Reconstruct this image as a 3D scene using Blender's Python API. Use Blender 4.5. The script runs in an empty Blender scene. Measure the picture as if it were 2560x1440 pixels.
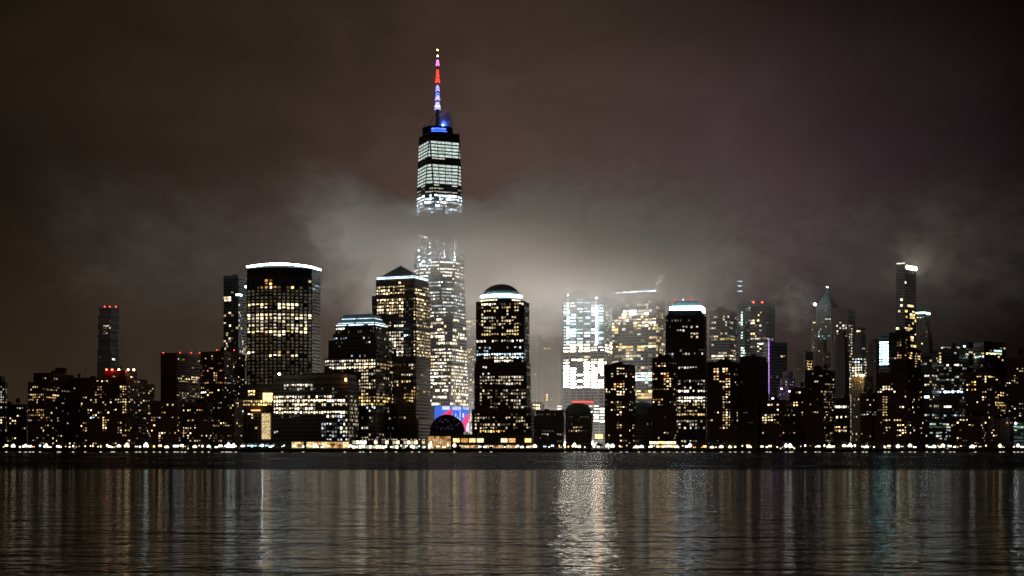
import bpy, math, random
from mathutils import Vector, noise as mnoise

SC = bpy.context.scene
COL = SC.collection
F = 3697.0          # focal length in photo pixels (2560 wide)
CX, HY, CH = 1280.0, 1124.0, 3.1   # principal column, horizon row, eye height (m)

# ------------------------------------------------------------------ camera
cam = bpy.data.cameras.new("camera")
cam.sensor_width = 36.0
cam.lens = 36.0 * F / 2560.0
cam.shift_y = (HY - 720.0) / 2560.0
cam.clip_start = 0.5
cam.clip_end = 40000.0
cam_ob = bpy.data.objects.new("camera", cam)
cam_ob.location = (0, 0, CH)
cam_ob.rotation_euler = (math.radians(90), 0, 0)
COL.objects.link(cam_ob)
SC.camera = cam_ob

# ------------------------------------------------------------------ colour / render
SC.view_settings.view_transform = 'Standard'
SC.view_settings.look = 'None'
SC.view_settings.gamma = 1.0
SC.view_settings.exposure = 0.0
SC.view_settings.use_curve_mapping = False
cy = SC.cycles
cy.use_light_tree = True
cy.max_bounces = 6
cy.diffuse_bounces = 1
cy.glossy_bounces = 3
cy.transmission_bounces = 2
cy.volume_bounces = 4
cy.transparent_max_bounces = 8
cy.sample_clamp_indirect = 12.0
cy.sample_clamp_direct = 0.0
cy.use_adaptive_sampling = True
cy.adaptive_threshold = 0.008
cy.adaptive_min_samples = 16
cy.volume_step_rate = 1.0
cy.volume_max_steps = 256
cy.caustics_reflective = False
cy.caustics_refractive = False
cy.filter_width = 1.6
cy.use_denoising = True
cy.denoiser = 'OPENIMAGEDENOISE'
cy.denoising_input_passes = 'RGB_ALBEDO_NORMAL'
cy.denoising_prefilter = 'ACCURATE'

# ------------------------------------------------------------------ node helpers
def nd(nt, t, **kw):
    n = nt.nodes.new(t)
    for k, v in kw.items():
        if k.startswith('i_'):
            key = k[2:]
            key = int(key) if key.isdigit() else key.replace('_', ' ')
            n.inputs[key].default_value = v
        else:
            setattr(n, k, v)
    return n

def math_(nt, op, a, b=None, c=None, clamp=False):
    n = nt.nodes.new('ShaderNodeMath'); n.operation = op; n.use_clamp = clamp
    for i, v in enumerate((a, b, c)):
        if v is None: continue
        if isinstance(v, (int, float)): n.inputs[i].default_value = v
        else: nt.links.new(v, n.inputs[i])
    return n.outputs[0]

def vmath(nt, op, a, b=None):
    n = nt.nodes.new('ShaderNodeVectorMath'); n.operation = op
    for i, v in enumerate((a, b)):
        if v is None: continue
        if isinstance(v, (tuple, list)): n.inputs[i].default_value = v
        else: nt.links.new(v, n.inputs[i])
    return n.outputs['Value'] if op in ('LENGTH', 'DOT_PRODUCT', 'DISTANCE') else n.outputs[0]

def smooth(nt, v, a, b, lo=0.0, hi=1.0):
    n = nt.nodes.new('ShaderNodeMapRange'); n.interpolation_type = 'SMOOTHSTEP'
    nt.links.new(v, n.inputs['Value'])
    for k, x in (('From Min', a), ('From Max', b), ('To Min', lo), ('To Max', hi)):
        n.inputs[k].default_value = x
    return n.outputs[0]

# ------------------------------------------------------------------ night sky: city glow on low cloud
W = bpy.data.worlds.new("World"); SC.world = W; W.use_nodes = True
nt = W.node_tree; nt.nodes.clear()
out = nd(nt, 'ShaderNodeOutputWorld'); bg = nd(nt, 'ShaderNodeBackground')
nt.links.new(bg.outputs[0], out.inputs[0])
tc = nd(nt, 'ShaderNodeTexCoord')
dirv = tc.outputs['Generated']
sep = nd(nt, 'ShaderNodeSeparateXYZ'); nt.links.new(dirv, sep.inputs[0])
def rgb(c, f):
    m = nd(nt, 'ShaderNodeMixRGB', blend_type='MULTIPLY'); m.inputs[0].default_value = 1; m.inputs[1].default_value = c + (1,)
    cmb = nd(nt, 'ShaderNodeCombineXYZ')
    for k in range(3): nt.links.new(f, cmb.inputs[k])
    nt.links.new(cmb.outputs[0], m.inputs[2]); return m.outputs[0]
def gauss(c, sx, sz):
    v = vmath(nt, 'MULTIPLY', vmath(nt, 'SUBTRACT', dirv, c), (1/sx, .35, 1/sz)); d = vmath(nt, 'LENGTH', v)
    return math_(nt, 'POWER', 2.718, math_(nt, 'MULTIPLY', math_(nt, 'MULTIPLY', d, d), -1.0))
def addc(a, b_):
    m = nd(nt, 'ShaderNodeMixRGB', blend_type='ADD'); m.inputs[0].default_value = 1; nt.links.new(a, m.inputs[1]); nt.links.new(b_, m.inputs[2]); return m.outputs[0]
zabs = math_(nt, 'ABSOLUTE', sep.outputs[2])
el = nd(nt, 'ShaderNodeValToRGB'); cr = el.color_ramp; cr.interpolation = 'B_SPLINE'
for p, v in ((.0, .036), (.14, .024), (.24, .0120), (.32, .0080), (.5, .0035), (1.0, .002)):
    e = cr.elements[0] if p == 0 else cr.elements[1] if p == 1 else cr.elements.new(p)
    e.color = (v*10, v*10, v*10, 1)
nt.links.new(zabs, el.inputs[0])
side = smooth(nt, math_(nt, 'ADD', sep.outputs[0], math_(nt, 'MULTIPLY', sep.outputs[2], .35)), .02, .38, 1.0, .05)
nz = nd(nt, 'ShaderNodeTexNoise', i_Scale=4.6, i_Detail=5.0, i_Roughness=.55, i_Distortion=.8)
mp = nd(nt, 'ShaderNodeMapping'); mp.inputs['Scale'].default_value = (1, 1, 1.6); mp.inputs['Location'].default_value = (3.1, .4, 1.7)
nt.links.new(dirv, mp.inputs[0]); nt.links.new(mp.outputs[0], nz.inputs['Vector'])
mott = smooth(nt, nz.outputs[0], .28, .72, .74, 1.26)
base = rgb((.102, .067, .036), math_(nt, 'MULTIPLY', math_(nt, 'MULTIPLY', el.outputs[0], side), mott))
g1 = rgb((.056, .0345, .0275), math_(nt, 'MULTIPLY', gauss((-.015, .97, .16), .20, .145), mott))
g2 = rgb((.037, .0225, .0315), math_(nt, 'MULTIPLY', gauss((.16, .97, .165), .115, .08), mott))     # dusky mauve patch
nt.links.new(addc(addc(base, g1), g2), bg.inputs[0])

# ------------------------------------------------------------------ materials
MAT = {}
def mat(name, col, rough=.8, metal=0.0, vary=.25, scale=.25, spec=.5):
    if name in MAT: return MAT[name]
    m = bpy.data.materials.new(name); m.use_nodes = True
    t = m.node_tree; b = t.nodes['Principled BSDF']
    b.inputs['Roughness'].default_value = rough; b.inputs['Metallic'].default_value = metal
    b.inputs['Specular IOR Level'].default_value = spec
    c = nd(t, 'ShaderNodeTexCoord'); n = nd(t, 'ShaderNodeTexNoise', i_Scale=scale, i_Detail=5.0)
    t.links.new(c.outputs['Object'], n.inputs['Vector'])
    mx = nd(t, 'ShaderNodeMixRGB')
    mx.inputs[1].default_value = tuple(x * (1 - vary) for x in col) + (1,)
    mx.inputs[2].default_value = tuple(min(1, x * (1 + vary)) for x in col) + (1,)
    t.links.new(n.outputs[0], mx.inputs[0]); t.links.new(mx.outputs[0], b.inputs['Base Color'])
    MAT[name] = m; return m

mat('brick_brown', (.10, .058, .042)); mat('brick_red', (.12, .05, .036)); mat('stone_tan', (.24, .19, .14))
mat('granite', (.17, .135, .115)); mat('concrete', (.26, .25, .235)); mat('steel_grey', (.16, .17, .18), .45, .6)
mat('dark_glass', (.018, .022, .026), .12, 0, .2, .1); mat('glass_blue', (.02, .03, .042), .1, 0, .2, .1)
mat('copper_green', (.26, .36, .37), .6, .0); mat('roofing', (.06, .058, .055), .9); mat('black_metal', (.03, .03, .032), .5, .7)
mat('limestone', (.17, .15, .125)); mat('asphalt', (.045, .045, .047), .9, 0, .3, 2.0); mat('seawall_stone', (.11, .105, .1), .85, 0, .4, .8)
mat('paving', (.16, .15, .14), .85, 0, .3, 1.0); mat('bark', (.05, .038, .028), .9); mat('leaf', (.045, .062, .026), .75, 0, .5, 2.0)
mat('white_canvas', (.7, .7, .68), .8, 0, .08)

TINT = {'W': (1.0, .78, .46), 'N': (1.0, .91, .74), 'Y': (1.0, .70, .26), 'O': (1.0, .46, .15), 'C': (.66, .86, 1.0),
        'T': (.38, .86, .95), 'G': (.72, 1.0, .80), 'P': (.50, .22, .85), 'B': (.05, .13, 1.0), 'R': (1.0, .035, .02), 'M': (1.0, .12, .45),
        'V': (.42, .38, 1.0), 'S': (.85, 1.0, .93)}
LEVEL = {'a': .20, 'b': .34, 'c': 1.15, 'd': 1.6, 'e': 3.4, '0': .035, '1': .075, '2': .72, 'f': 4.0, '3': 3.2, '4': 14.0, '5': 45.0, '6': 70.0}
def glow(key):
    nm = 'light_' + key
    if nm in MAT: return MAT[nm]
    m = bpy.data.materials.new(nm); m.use_nodes = True; t = m.node_tree; t.nodes.clear()
    o = nd(t, 'ShaderNodeOutputMaterial'); e = nd(t, 'ShaderNodeEmission')
    e.inputs[0].default_value = TINT[key[0]] + (1,)
    lv = LEVEL[key[1]]
    if key[1] in '123abcde':                      # rooms behind the pane: blinds, desks, ceiling lamps
        c = nd(t, 'ShaderNodeTexCoord'); n = nd(t, 'ShaderNodeTexNoise', i_Scale=.55, i_Detail=3.0)
        t.links.new(c.outputs['Object'], n.inputs['Vector'])
        t.links.new(smooth(t, n.outputs[0], .3, .7, lv * .45, lv * 1.5), e.inputs[1])
    else: e.inputs[1].default_value = lv
    t.links.new(e.outputs[0], o.inputs[0])
    m.cycles.emission_sampling = 'AUTO' if key[1] in '3456def' or key[0] == 'S' else 'NONE'
    MAT[nm] = m; return m
def M(k): return MAT[k] if k in MAT else glow(k)

# ------------------------------------------------------------------ geometry helpers
def P(px, py, Y): return Vector(((px - CX) * Y / F, Y, CH + (HY - py) * Y / F))
def X(px, Y): return (px - CX) * Y / F
def Z(py, Y): return CH + (HY - py) * Y / F
def pxl(v): return CX + v[0] * F / v[1], HY - (v[2] - CH) * F / v[1]

class MB:
    def __init__(s): s.v = []; s.f = []; s.m = []; s.mats = []
    def mi(s, k):
        if k not in s.mats: s.mats.append(k)
        return s.mats.index(k)
    def quad(s, a, b, c, d, k):
        i = len(s.v); s.v += [tuple(a), tuple(b), tuple(c), tuple(d)]; s.f.append((i, i+1, i+2, i+3)); s.m.append(s.mi(k))
    def tri(s, a, b, c, k):
        i = len(s.v); s.v += [tuple(a), tuple(b), tuple(c)]; s.f.append((i, i+1, i+2)); s.m.append(s.mi(k))
    def hexa(s, b4, t4, k, bottom=True):
        i = len(s.v); s.v += [tuple(p) for p in b4] + [tuple(p) for p in t4]; q = s.mi(k)
        fs = [(i, i+1, i+5, i+4), (i+1, i+2, i+6, i+5), (i+2, i+3, i+7, i+6), (i+3, i, i+4, i+7), (i+4, i+5, i+6, i+7)]
        if bottom: fs.append((i+3, i+2, i+1, i))
        s.f += fs; s.m += [q] * len(fs)
    def box(s, c, d, k, rot=0.0):
        x, y, z = d[0]/2, d[1]/2, d[2]/2; cs, sn = math.cos(rot), math.sin(rot)
        def pt(a, b, e): return (c[0]+a*cs-b*sn, c[1]+a*sn+b*cs, c[2]+e)
        s.hexa([pt(-x,-y,-z), pt(x,-y,-z), pt(x,y,-z), pt(-x,y,-z)], [pt(-x,-y,z), pt(x,-y,z), pt(x,y,z), pt(-x,y,z)], k)
    def prism(s, poly, z0, z1, k, poly2=None, cap=True):
        n = len(poly); i = len(s.v); p2 = poly2 or poly
        s.v += [(p[0], p[1], z0) for p in poly] + [(p[0], p[1], z1) for p in p2]; q = s.mi(k)
        for a in range(n):
            b = (a+1) % n; s.f.append((i+a, i+b, i+n+b, i+n+a)); s.m.append(q)
        if cap: s.f.append(tuple(range(i+n, i+2*n))); s.m.append(q)
    def strip(s, p0, p1, n, z0, z1, d0, d1, k):
        """box along an edge p0->p1, from depth d0 to d1 along the outward normal"""
        a = p0 + n*d0; b = p1 + n*d0; c = p1 + n*d1; d = p0 + n*d1
        s.hexa([(d.x,d.y,z0), (c.x,c.y,z0), (b.x,b.y,z0), (a.x,a.y,z0)], [(d.x,d.y,z1), (c.x,c.y,z1), (b.x,b.y,z1), (a.x,a.y,z1)], k)
    def tube(s, a, b, r0, r1, k, n=8):
        a = Vector(a); b = Vector(b); d = (b-a).normalized()
        u = d.orthogonal().normalized(); w = d.cross(u); i = len(s.v); q = s.mi(k)
        for c, r in ((a, r0), (b, r1)):
            for j in range(n):
                t = 2*math.pi*j/n; s.v.append(tuple(c + u*(r*math.cos(t)) + w*(r*math.sin(t))))
        for j in range(n):
            s.f.append((i+j, i+(j+1) % n, i+n+(j+1) % n, i+n+j)); s.m.append(q)
        s.f.append(tuple(i+n+j for j in range(n))); s.m.append(q)
    def lathe(s, c, prof, k, n=24, a0=0.0, a1=2*math.pi):
        i = len(s.v); q = s.mi(k); full = abs(a1-a0-2*math.pi) < 1e-6; m = n if full else n+1
        for r, z in prof:
            for j in range(m):
                t = a0 + (a1-a0)*j/n; s.v.append((c[0]+r*math.cos(t), c[1]+r*math.sin(t), c[2]+z))
        for a in range(len(prof)-1):
            for j in range(n):
                b = (j+1) % m; s.f.append((i+a*m+j, i+a*m+b, i+(a+1)*m+b, i+(a+1)*m+j)); s.m.append(q)
    def mesh(s, name, off=(0,0,0)):
        me = bpy.data.meshes.new(name)
        me.from_pydata([(x-off[0], y-off[1], z-off[2]) for x, y, z in s.v], [], s.f)
        for k in s.mats: me.materials.append(M(k))
        if len(s.mats) > 1: me.polygons.foreach_set('material_index', s.m)
        me.update(); return me
    def build(s, name, parent=None, **props):
        if not s.f: return None
        off = parent_world(parent) if parent else Vector((0,0,0))
        o = bpy.data.objects.new(name, s.mesh(name, off)); COL.objects.link(o)
        if parent: o.parent = parent
        for k, v in props.items(): o[k] = v
        return o
def parent_world(o):
    v = Vector((0,0,0))
    while o: v = v + o.location; o = o.parent
    return v
def thing(name, label, cat, loc, group=None):
    o = bpy.data.objects.new(name, None); o.location = loc; o.empty_display_size = 2; COL.objects.link(o)
    o['label'] = label; o['category'] = cat
    if group: o['group'] = group
    return o
def tag(o, label, cat, group=None):
    o['label'] = label; o['category'] = cat
    if group: o['group'] = group
    return o
def v2(v): return Vector((v[0], v[1], 0))

# ------------------------------------------------------------------ setting: water, land, sea wall
SHORE = 1640.0
GZ = 3.3
def water_material():
    m = bpy.data.materials.new('river_water'); m.use_nodes = True; t = m.node_tree; b = t.nodes['Principled BSDF']
    b.inputs['Base Color'].default_value = (.004, .006, .008, 1)
    b.inputs['IOR'].default_value = 1.085
    c = nd(t, 'ShaderNodeTexCoord'); s = nd(t, 'ShaderNodeSeparateXYZ'); t.links.new(c.outputs['Object'], s.inputs[0])
    nzb = nd(t, 'ShaderNodeTexNoise', i_Scale=.02, i_Detail=3.0); t.links.new(c.outputs['Object'], nzb.inputs['Vector'])
    yy = math_(t, 'ADD', s.outputs[1], math_(t, 'MULTIPLY', math_(t, 'SUBTRACT', nzb.outputs[0], .5), 40.0))
    far = smooth(t, yy, 215, 250)                       # wind-roughened main channel beyond the sheltered water
    rough = math_(t, 'ADD', math_(t, 'MULTIPLY', far, math_(t, 'MULTIPLY', smooth(t, nzb.outputs[0], .3, .7), .22)), .06)
    t.links.new(rough, b.inputs['Roughness'])
    def wav(sx, sy, det, dist):
        mpp = nd(t, 'ShaderNodeMapping'); mpp.inputs['Scale'].default_value = (sx, sy, 1); t.links.new(c.outputs['Object'], mpp.inputs[0])
        n = nd(t, 'ShaderNodeTexNoise', i_Scale=1.0, i_Detail=det, i_Roughness=.5, i_Distortion=dist); t.links.new(mpp.outputs[0], n.inputs['Vector']); return n.outputs[0]
    h = math_(t, 'ADD', math_(t, 'MULTIPLY', wav(.95, 1.7, 2.0, .4), .115), math_(t, 'MULTIPLY', wav(2.8, 4.4, 2.0, .4), .030))
    h = math_(t, 'ADD', h, math_(t, 'MULTIPLY', wav(.28, .50, 2.0, .4), .27))
    h = math_(t, 'ADD', h, math_(t, 'MULTIPLY', wav(.04, .12, 2.0, .2), .45))
    h = math_(t, 'MULTIPLY', h, math_(t, 'ADD', math_(t, 'MULTIPLY', far, 4.6), 1.0))
    h = math_(t, 'MULTIPLY', h, .85)
    bp = nd(t, 'ShaderNodeBump'); bp.inputs['Strength'].default_value = 1.0; bp.inputs['Distance'].default_value = 1.0
    t.links.new(h, bp.inputs['Height']); t.links.new(bp.outputs[0], b.inputs['Normal'])
    gl = nd(t, 'ShaderNodeBsdfGlossy'); gl.inputs['Color'].default_value = (.44, .44, .45, 1)     # wave troughs hide part of the mirror
    gm = nd(t, 'ShaderNodeMixRGB'); gm.inputs[1].default_value = (.60, .60, .59, 1); gm.inputs[2].default_value = (.42, .42, .44, 1)
    t.links.new(far, gm.inputs[0]); t.links.new(gm.outputs[0], gl.inputs['Color'])
    fr = nd(t, 'ShaderNodeFresnel'); fr.inputs['IOR'].default_value = 1.33
    df = nd(t, 'ShaderNodeBsdfDiffuse'); df.inputs['Color'].default_value = (.004, .006, .008, 1)
    t.links.new(rough, gl.inputs['Roughness']); t.links.new(bp.outputs[0], gl.inputs['Normal']); t.links.new(bp.outputs[0], fr.inputs['Normal'])
    mx = nd(t, 'ShaderNodeMixShader'); t.links.new(fr.outputs[0], mx.inputs[0]); t.links.new(df.outputs[0], mx.inputs[1]); t.links.new(gl.outputs[0], mx.inputs[2])
    t.links.new(mx.outputs[0], t.nodes['Material Output'].inputs[0]); t.nodes.remove(b)
    return m
MAT['river_water'] = water_material()
b = MB(); b.quad((-9000, -400, 0), (9000, -400, 0), (9000, SHORE, 0), (-9000, SHORE, 0), 'river_water')
b.build('river', kind='structure')
b = MB(); b.prism([(-9000, SHORE+14), (9000, SHORE+14), (9000, 16000), (-9000, 16000)], -1, GZ - .2, 'asphalt'); b.build('city_ground', kind='structure')
b = MB(); b.prism([(-3000, SHORE+.6), (3000, SHORE+.6), (3000, SHORE+14), (-3000, SHORE+14)], -1, GZ, 'paving'); b.build('promenade', kind='structure')

# ------------------------------------------------------------------ facade builder
NEARCAM = .12
def st_run(s): return s.st.get('run', 1) > 2
class Facade:
    """collects wall / frame / lit panes of one building"""
    def __init__(s, st, zones, seed, default):
        s.wall = MB(); s.frame = MB(); s.lit = MB(); s.big = []; s.st = st; s.zones = zones; s.r = random.Random(seed); s.seed = seed; s.default = default
        s.rows = {}; s.runs = {}
    def pick(s, px, py, fl, bay):
        z = None
        for q in s.zones:
            if q[0] <= px <= q[1] and q[2] <= py <= q[3]: z = q; break
        if z is None:
            if s.default is None: return None
            p, keys, row = (s.default + (None,))[:3]
        else: p, keys, row = z[4], z[5], (z[6] if len(z) > 6 else None)
        if row is not None:
            if fl not in s.rows: s.rows[fl] = s.r.random()
            if s.rows[fl] > row: p *= .12
        k = s.st.get('run', 1)
        kk = (fl, bay // k)
        if kk not in s.runs: s.runs[kk] = s.r.random()
        rr = s.runs[kk] if k > 1 and s.r.random() < .75 else s.r.random()
        if rr > p: return None
        kg = ('k', fl, bay // 7)
        if kg not in s.runs: s.runs[kg] = s.r.choice(keys.split(','))
        k = s.runs[kg] if st_run(s) and s.r.random() < .7 and s.runs[kg] in keys.split(',') else s.r.choice(keys.split(','))
        if k[1] == '2': k = k[0] + s.r.choice('22abcc')
        elif k[1] == '3': k = k[0] + s.r.choice('33dce')
        return k
    def face(s, p0, p1, z0, z1, fl0=0, windows=True):
        st = s.st; e = p1 - p0; L = e.length
        if L < .5: return
        u = e / L; n = Vector((u.y, -u.x, 0))
        mid = (p0 + p1) / 2
        if n.dot(Vector((-mid.x, -mid.y, 0)).normalized()) < NEARCAM: return
        fh = st['fh']; nf = max(1, int((z1 - z0 - st.get('base', 0) - st.get('top', 1.5)) / fh)); zb = z0 + st.get('base', 0)
        bay = st['bay']; nb = max(1, round(L / bay)); bw = L / nb
        ds = st.get('ds', .35); dp = ds + st.get('dp', .06)
        wh = st['wh'] * fh; sill = st.get('sill', .3) * fh
        K = st['wall']
        if z0 < z0 + st.get('base', 0) + sill: s.frame.strip(p0, p1, n, z0, zb + sill, -.02, ds, K)
        for i in range(nf):
            a = zb + i*fh + sill + wh; c = zb + (i+1)*fh + sill if i < nf-1 else z1 - .02
            s.frame.strip(p0, p1, n, a, c, -.02, ds, K)
        pw = (1 - st['ww']) * bw
        for j in range(nb + 1):
            w = pw if 0 < j < nb else pw
            cpt = p0 + u * min(max(j*bw, w/2), L - w/2)
            s.frame.strip(cpt - u*(w/2), cpt + u*(w/2), n, z0 + .01, z1 - .03, -.02, dp if st.get('pier', True) else ds*.6, st.get('pwall', K))
        if not windows: return
        for i in range(nf):
            for j in range(nb):
                za = zb + i*fh + sill; zc = za + wh
                c = p0 + u * ((j+.5)*bw); px, py = pxl((c.x, c.y, (za+zc)/2))
                key = s.pick(px, py, fl0 + i, j)
                if not key: continue
                ww = bw - pw
                zlo = za
                if st.get('blind', .35) > s.r.random() : zlo = zc - wh * s.r.uniform(.35, .8)
                la, lb = -(ww/2 + .01), ww/2 + .01
                if s.r.random() < st.get('curtain', .22):
                    cut = ww * s.r.uniform(.15, .5)
                    if s.r.random() < .5: la += cut
                    else: lb -= cut
                x0 = c + u*la + n*.06; x1 = c + u*lb + n*.06
                q = ((x0.x,x0.y,zlo-.01), (x1.x,x1.y,zlo-.01), (x1.x,x1.y,zc+.01), (x0.x,x0.y,zc+.01))
                if ww * F / c.y * abs(u.x) >= 9.0: s.big.append((q, key))
                else: s.lit.quad(*q, key)
    def finish(s, root, limit=300):
        s.wall.build('wall', root); s.frame.build('facade_frame', root, kind='stuff')
        for q, key in s.big[:limit]:
            m = MB(); m.quad(*q, key); m.build('window', root)
        for q, key in s.big[limit:]: s.lit.quad(*q, key)
        s.lit.build('lit_windows', root, kind='stuff')

STY = {
 'res':   dict(run=2, bay=3.1, fh=2.95, ww=.56, wh=.52, sill=.28, ds=.3, wall='brick_brown', core='dark_glass', blind=.35),
 'resr':  dict(run=2, bay=3.4, fh=2.95, ww=.60, wh=.52, sill=.28, ds=.3, wall='brick_red', core='dark_glass', blind=.35),
 'rest':  dict(bay=2.9, fh=3.1, ww=.5, wh=.5, sill=.28, ds=.3, wall='stone_tan', core='dark_glass', blind=.3),
 'wfc':   dict(bay=3.35, fh=4.05, ww=.66, wh=.58, sill=.22, ds=.3, wall='granite', core='dark_glass', run=3, blind=.45),
 'off':   dict(bay=3.4, fh=4.0, ww=.86, wh=.55, sill=.25, ds=.25, dp=-.05, wall='steel_grey', core='dark_glass', run=4, blind=.3),
 'glass': dict(bay=4.6, fh=4.1, ww=.93, wh=.70, sill=.15, ds=.18, dp=.05, wall='steel_grey', core='glass_blue', run=3, blind=.2),
 'stone': dict(bay=2.7, fh=3.7, ww=.46, wh=.52, sill=.25, ds=.4, wall='limestone', core='dark_glass', run=1, blind=.3),
}
def sty(k, **kw): d = dict(STY[k]); d.update(kw); return d

def foot(xl, xc, xr, Y, phi, depth):
    """footprint (CCW from above): left end, near corner, right end, back"""
    C = v2(P(xc, 0, Y)); ph = math.radians(phi)
    wl = (xc - xl) * Y / F; wr = (xr - xc) * Y / F
    if phi > 0 and xr - xc > .5:
        YL = Y + wl * math.tan(ph); YR = Y + wr / math.tan(ph)
        Lp = v2(P(xl, 0, YL)); Rp = v2(P(xr, 0, min(YR, Y + 120)))
        return [Lp, C, Rp, Lp + Rp - C]
    Lp = v2(P(xl, 0, Y)); Rp = v2(P(xr, 0, Y))
    return [Lp, Rp, Rp + Vector((0, depth, 0)), Lp + Vector((0, depth, 0))]

def inset(poly, d):
    c = sum(poly, Vector((0,0,0))) / len(poly); r = []
    for p in poly:
        v = p - c; r.append(p - v.normalized() * min(d, v.length*.9))
    return r
def lerp_poly(a, b, t): return [p.lerp(q, t) for p, q in zip(a, b)]

def roof_kit(root, poly, z, seed, n=2, k='roofing', parapet=True, wallk='concrete'):
    r = random.Random(seed * 7 + 1); c = sum(poly, Vector((0,0,0))) / len(poly)
    if parapet:
        b = MB(); N = len(poly)
        for i in range(N):
            p, q = poly[i], poly[(i+1) % N]; e = (q-p); L = e.length
            if L < 1: continue
            nrm = Vector((e.y, -e.x, 0)) / L
            b.strip(p, q, nrm, z - .4, z + 1.1, -.35, .42, wallk)
        b.build('parapet', root)
    for i in range(n):
        p = c.lerp(poly[r.randrange(len(poly))], r.uniform(.05, .45)); s = (poly[1]-poly[0]).length
        b = MB(); h = r.uniform(2.2, 5.0)
        b.box((p.x, p.y, z + h/2), (s*r.uniform(.12, .28), r.uniform(4, 9), h), k)
        b.box((p.x, p.y, z + h + .15), (s*.05+1, 2, .5), 'black_metal'); b.build('rooftop_unit', root)
        if r.random() < .35:
            b = MB(); b.tube((p.x, p.y, z + h), (p.x, p.y, z + h + r.uniform(4, 9)), .22, .12, 'black_metal', 5); b.build('antenna', root)

def water_tank(root, x, y, z, s=1.0):
    b = MB()
    for a in range(4): b.tube((x + 1.3*s*math.cos(a*math.pi/2+.8), y + 1.3*s*math.sin(a*math.pi/2+.8), z), (x + 1.2*s*math.cos(a*math.pi/2+.8), y + 1.2*s*math.sin(a*math.pi/2+.8), z + 3*s), .14, .14, 'black_metal', 4)
    b.lathe((x, y, z + 3*s), [(.05, 0), (1.9*s, 0), (1.85*s, 3.2*s), (2.05*s, 3.2*s), (.1, 4.7*s)], 'bark', 12); b.build('water_tank', root)

def red_light(root, p, key='R5', r=.55):
    b = MB(); b.tube(p, (p[0], p[1], p[2]+1.2), .1, .1, 'black_metal', 6); l = b.build('light_post', root)
    b = MB(); b.lathe((p[0], p[1], p[2]+1.6), [(0.01,-r), (r*.7,-r*.7), (r,0), (r*.7,r*.7), (.01,r)], key, 8); b.build('warning_light', root)

def tower(name, label, tiers, Y, phi=0, depth=30, style='res', zones=(), default=(.12, 'W2,Y2,W1,N2'), seed=1, roof=2, base_py=None, cat='building', group=None, parapet=True, finish=True):
    """tiers: [(xl, xc, xr, ytop, extra_Y)] bottom to top, in photo pixels at depth Y"""
    st = style if isinstance(style, dict) else STY[style]
    xl, xc, xr = tiers[0][:3]
    base = v2(P((xl+xr)/2, 0, Y + depth/2)); root = thing(name, label, cat, (base.x, base.y, GZ - .2), group)
    fc = Facade(st, zones, seed, default)
    z0 = GZ - .4 if base_py is None else Z(base_py, Y); fl = 0; polys = []
    for i, tr in enumerate(tiers):
        xl, xc, xr, yt = tr[:4]; dY = tr[4] if len(tr) > 4 else 1.2*i
        Yt = Y + dY; poly = foot(xl, xc, xr, Yt, phi, depth - 2*dY if depth - 2*dY > 6 else 6); z1 = Z(yt, Yt)
        fc.wall.prism(poly, z0 - (.0 if i == 0 else .3), z1, st['core'])
        for a in range(len(poly)):
            fc.face(poly[a], poly[(a+1) % len(poly)], z0, z1, fl)
        fl += 100; polys.append((poly, z0, z1)); z0 = z1
    if finish: fc.finish(root)
    b = MB()
    for poly, a, z1 in polys: b.prism(inset(poly, -.0) if False else poly, z1 + .01, z1 + .12, 'roofing')
    b.build('roof', root)
    roof_kit(root, polys[-1][0], polys[-1][2], seed, roof, parapet=parapet, wallk=st['wall'])
    if st['wall'].startswith('brick') and seed % 3 != 1:
        c = sum(polys[-1][0], Vector((0,0,0)))/4; q = c.lerp(polys[-1][0][seed % 4], .35); water_tank(root, q.x, q.y, polys[-1][2], .9 + (seed % 4)*.15)
    return root, fc, polys

def band(root, poly, z0, z1, key, edges=None, d0=.25, d1=.6, trim=0.0, name='crown_light'):
    N = len(poly)
    for i in range(N):
        if edges is not None and i not in edges: continue
        p, q = poly[i], poly[(i+1) % N]; e = q-p; L = e.length
        if L < .5: continue
        nrm = Vector((e.y, -e.x, 0)) / L
        if nrm.y > .2: continue
        b = MB(); b.strip(p + e*(trim/L), q - e*(trim/L), nrm, z0, z1, d0, d1, key); b.build(name, root)

RES = 'W2,Y2,O2,W1,N2,Y2,W3,Y3,W1,Y1,W3,W2'
RESP = 'W2,Y2,W3,N2,O2'
OFF = 'N2,W2,N1,W2,Y1'
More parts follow.
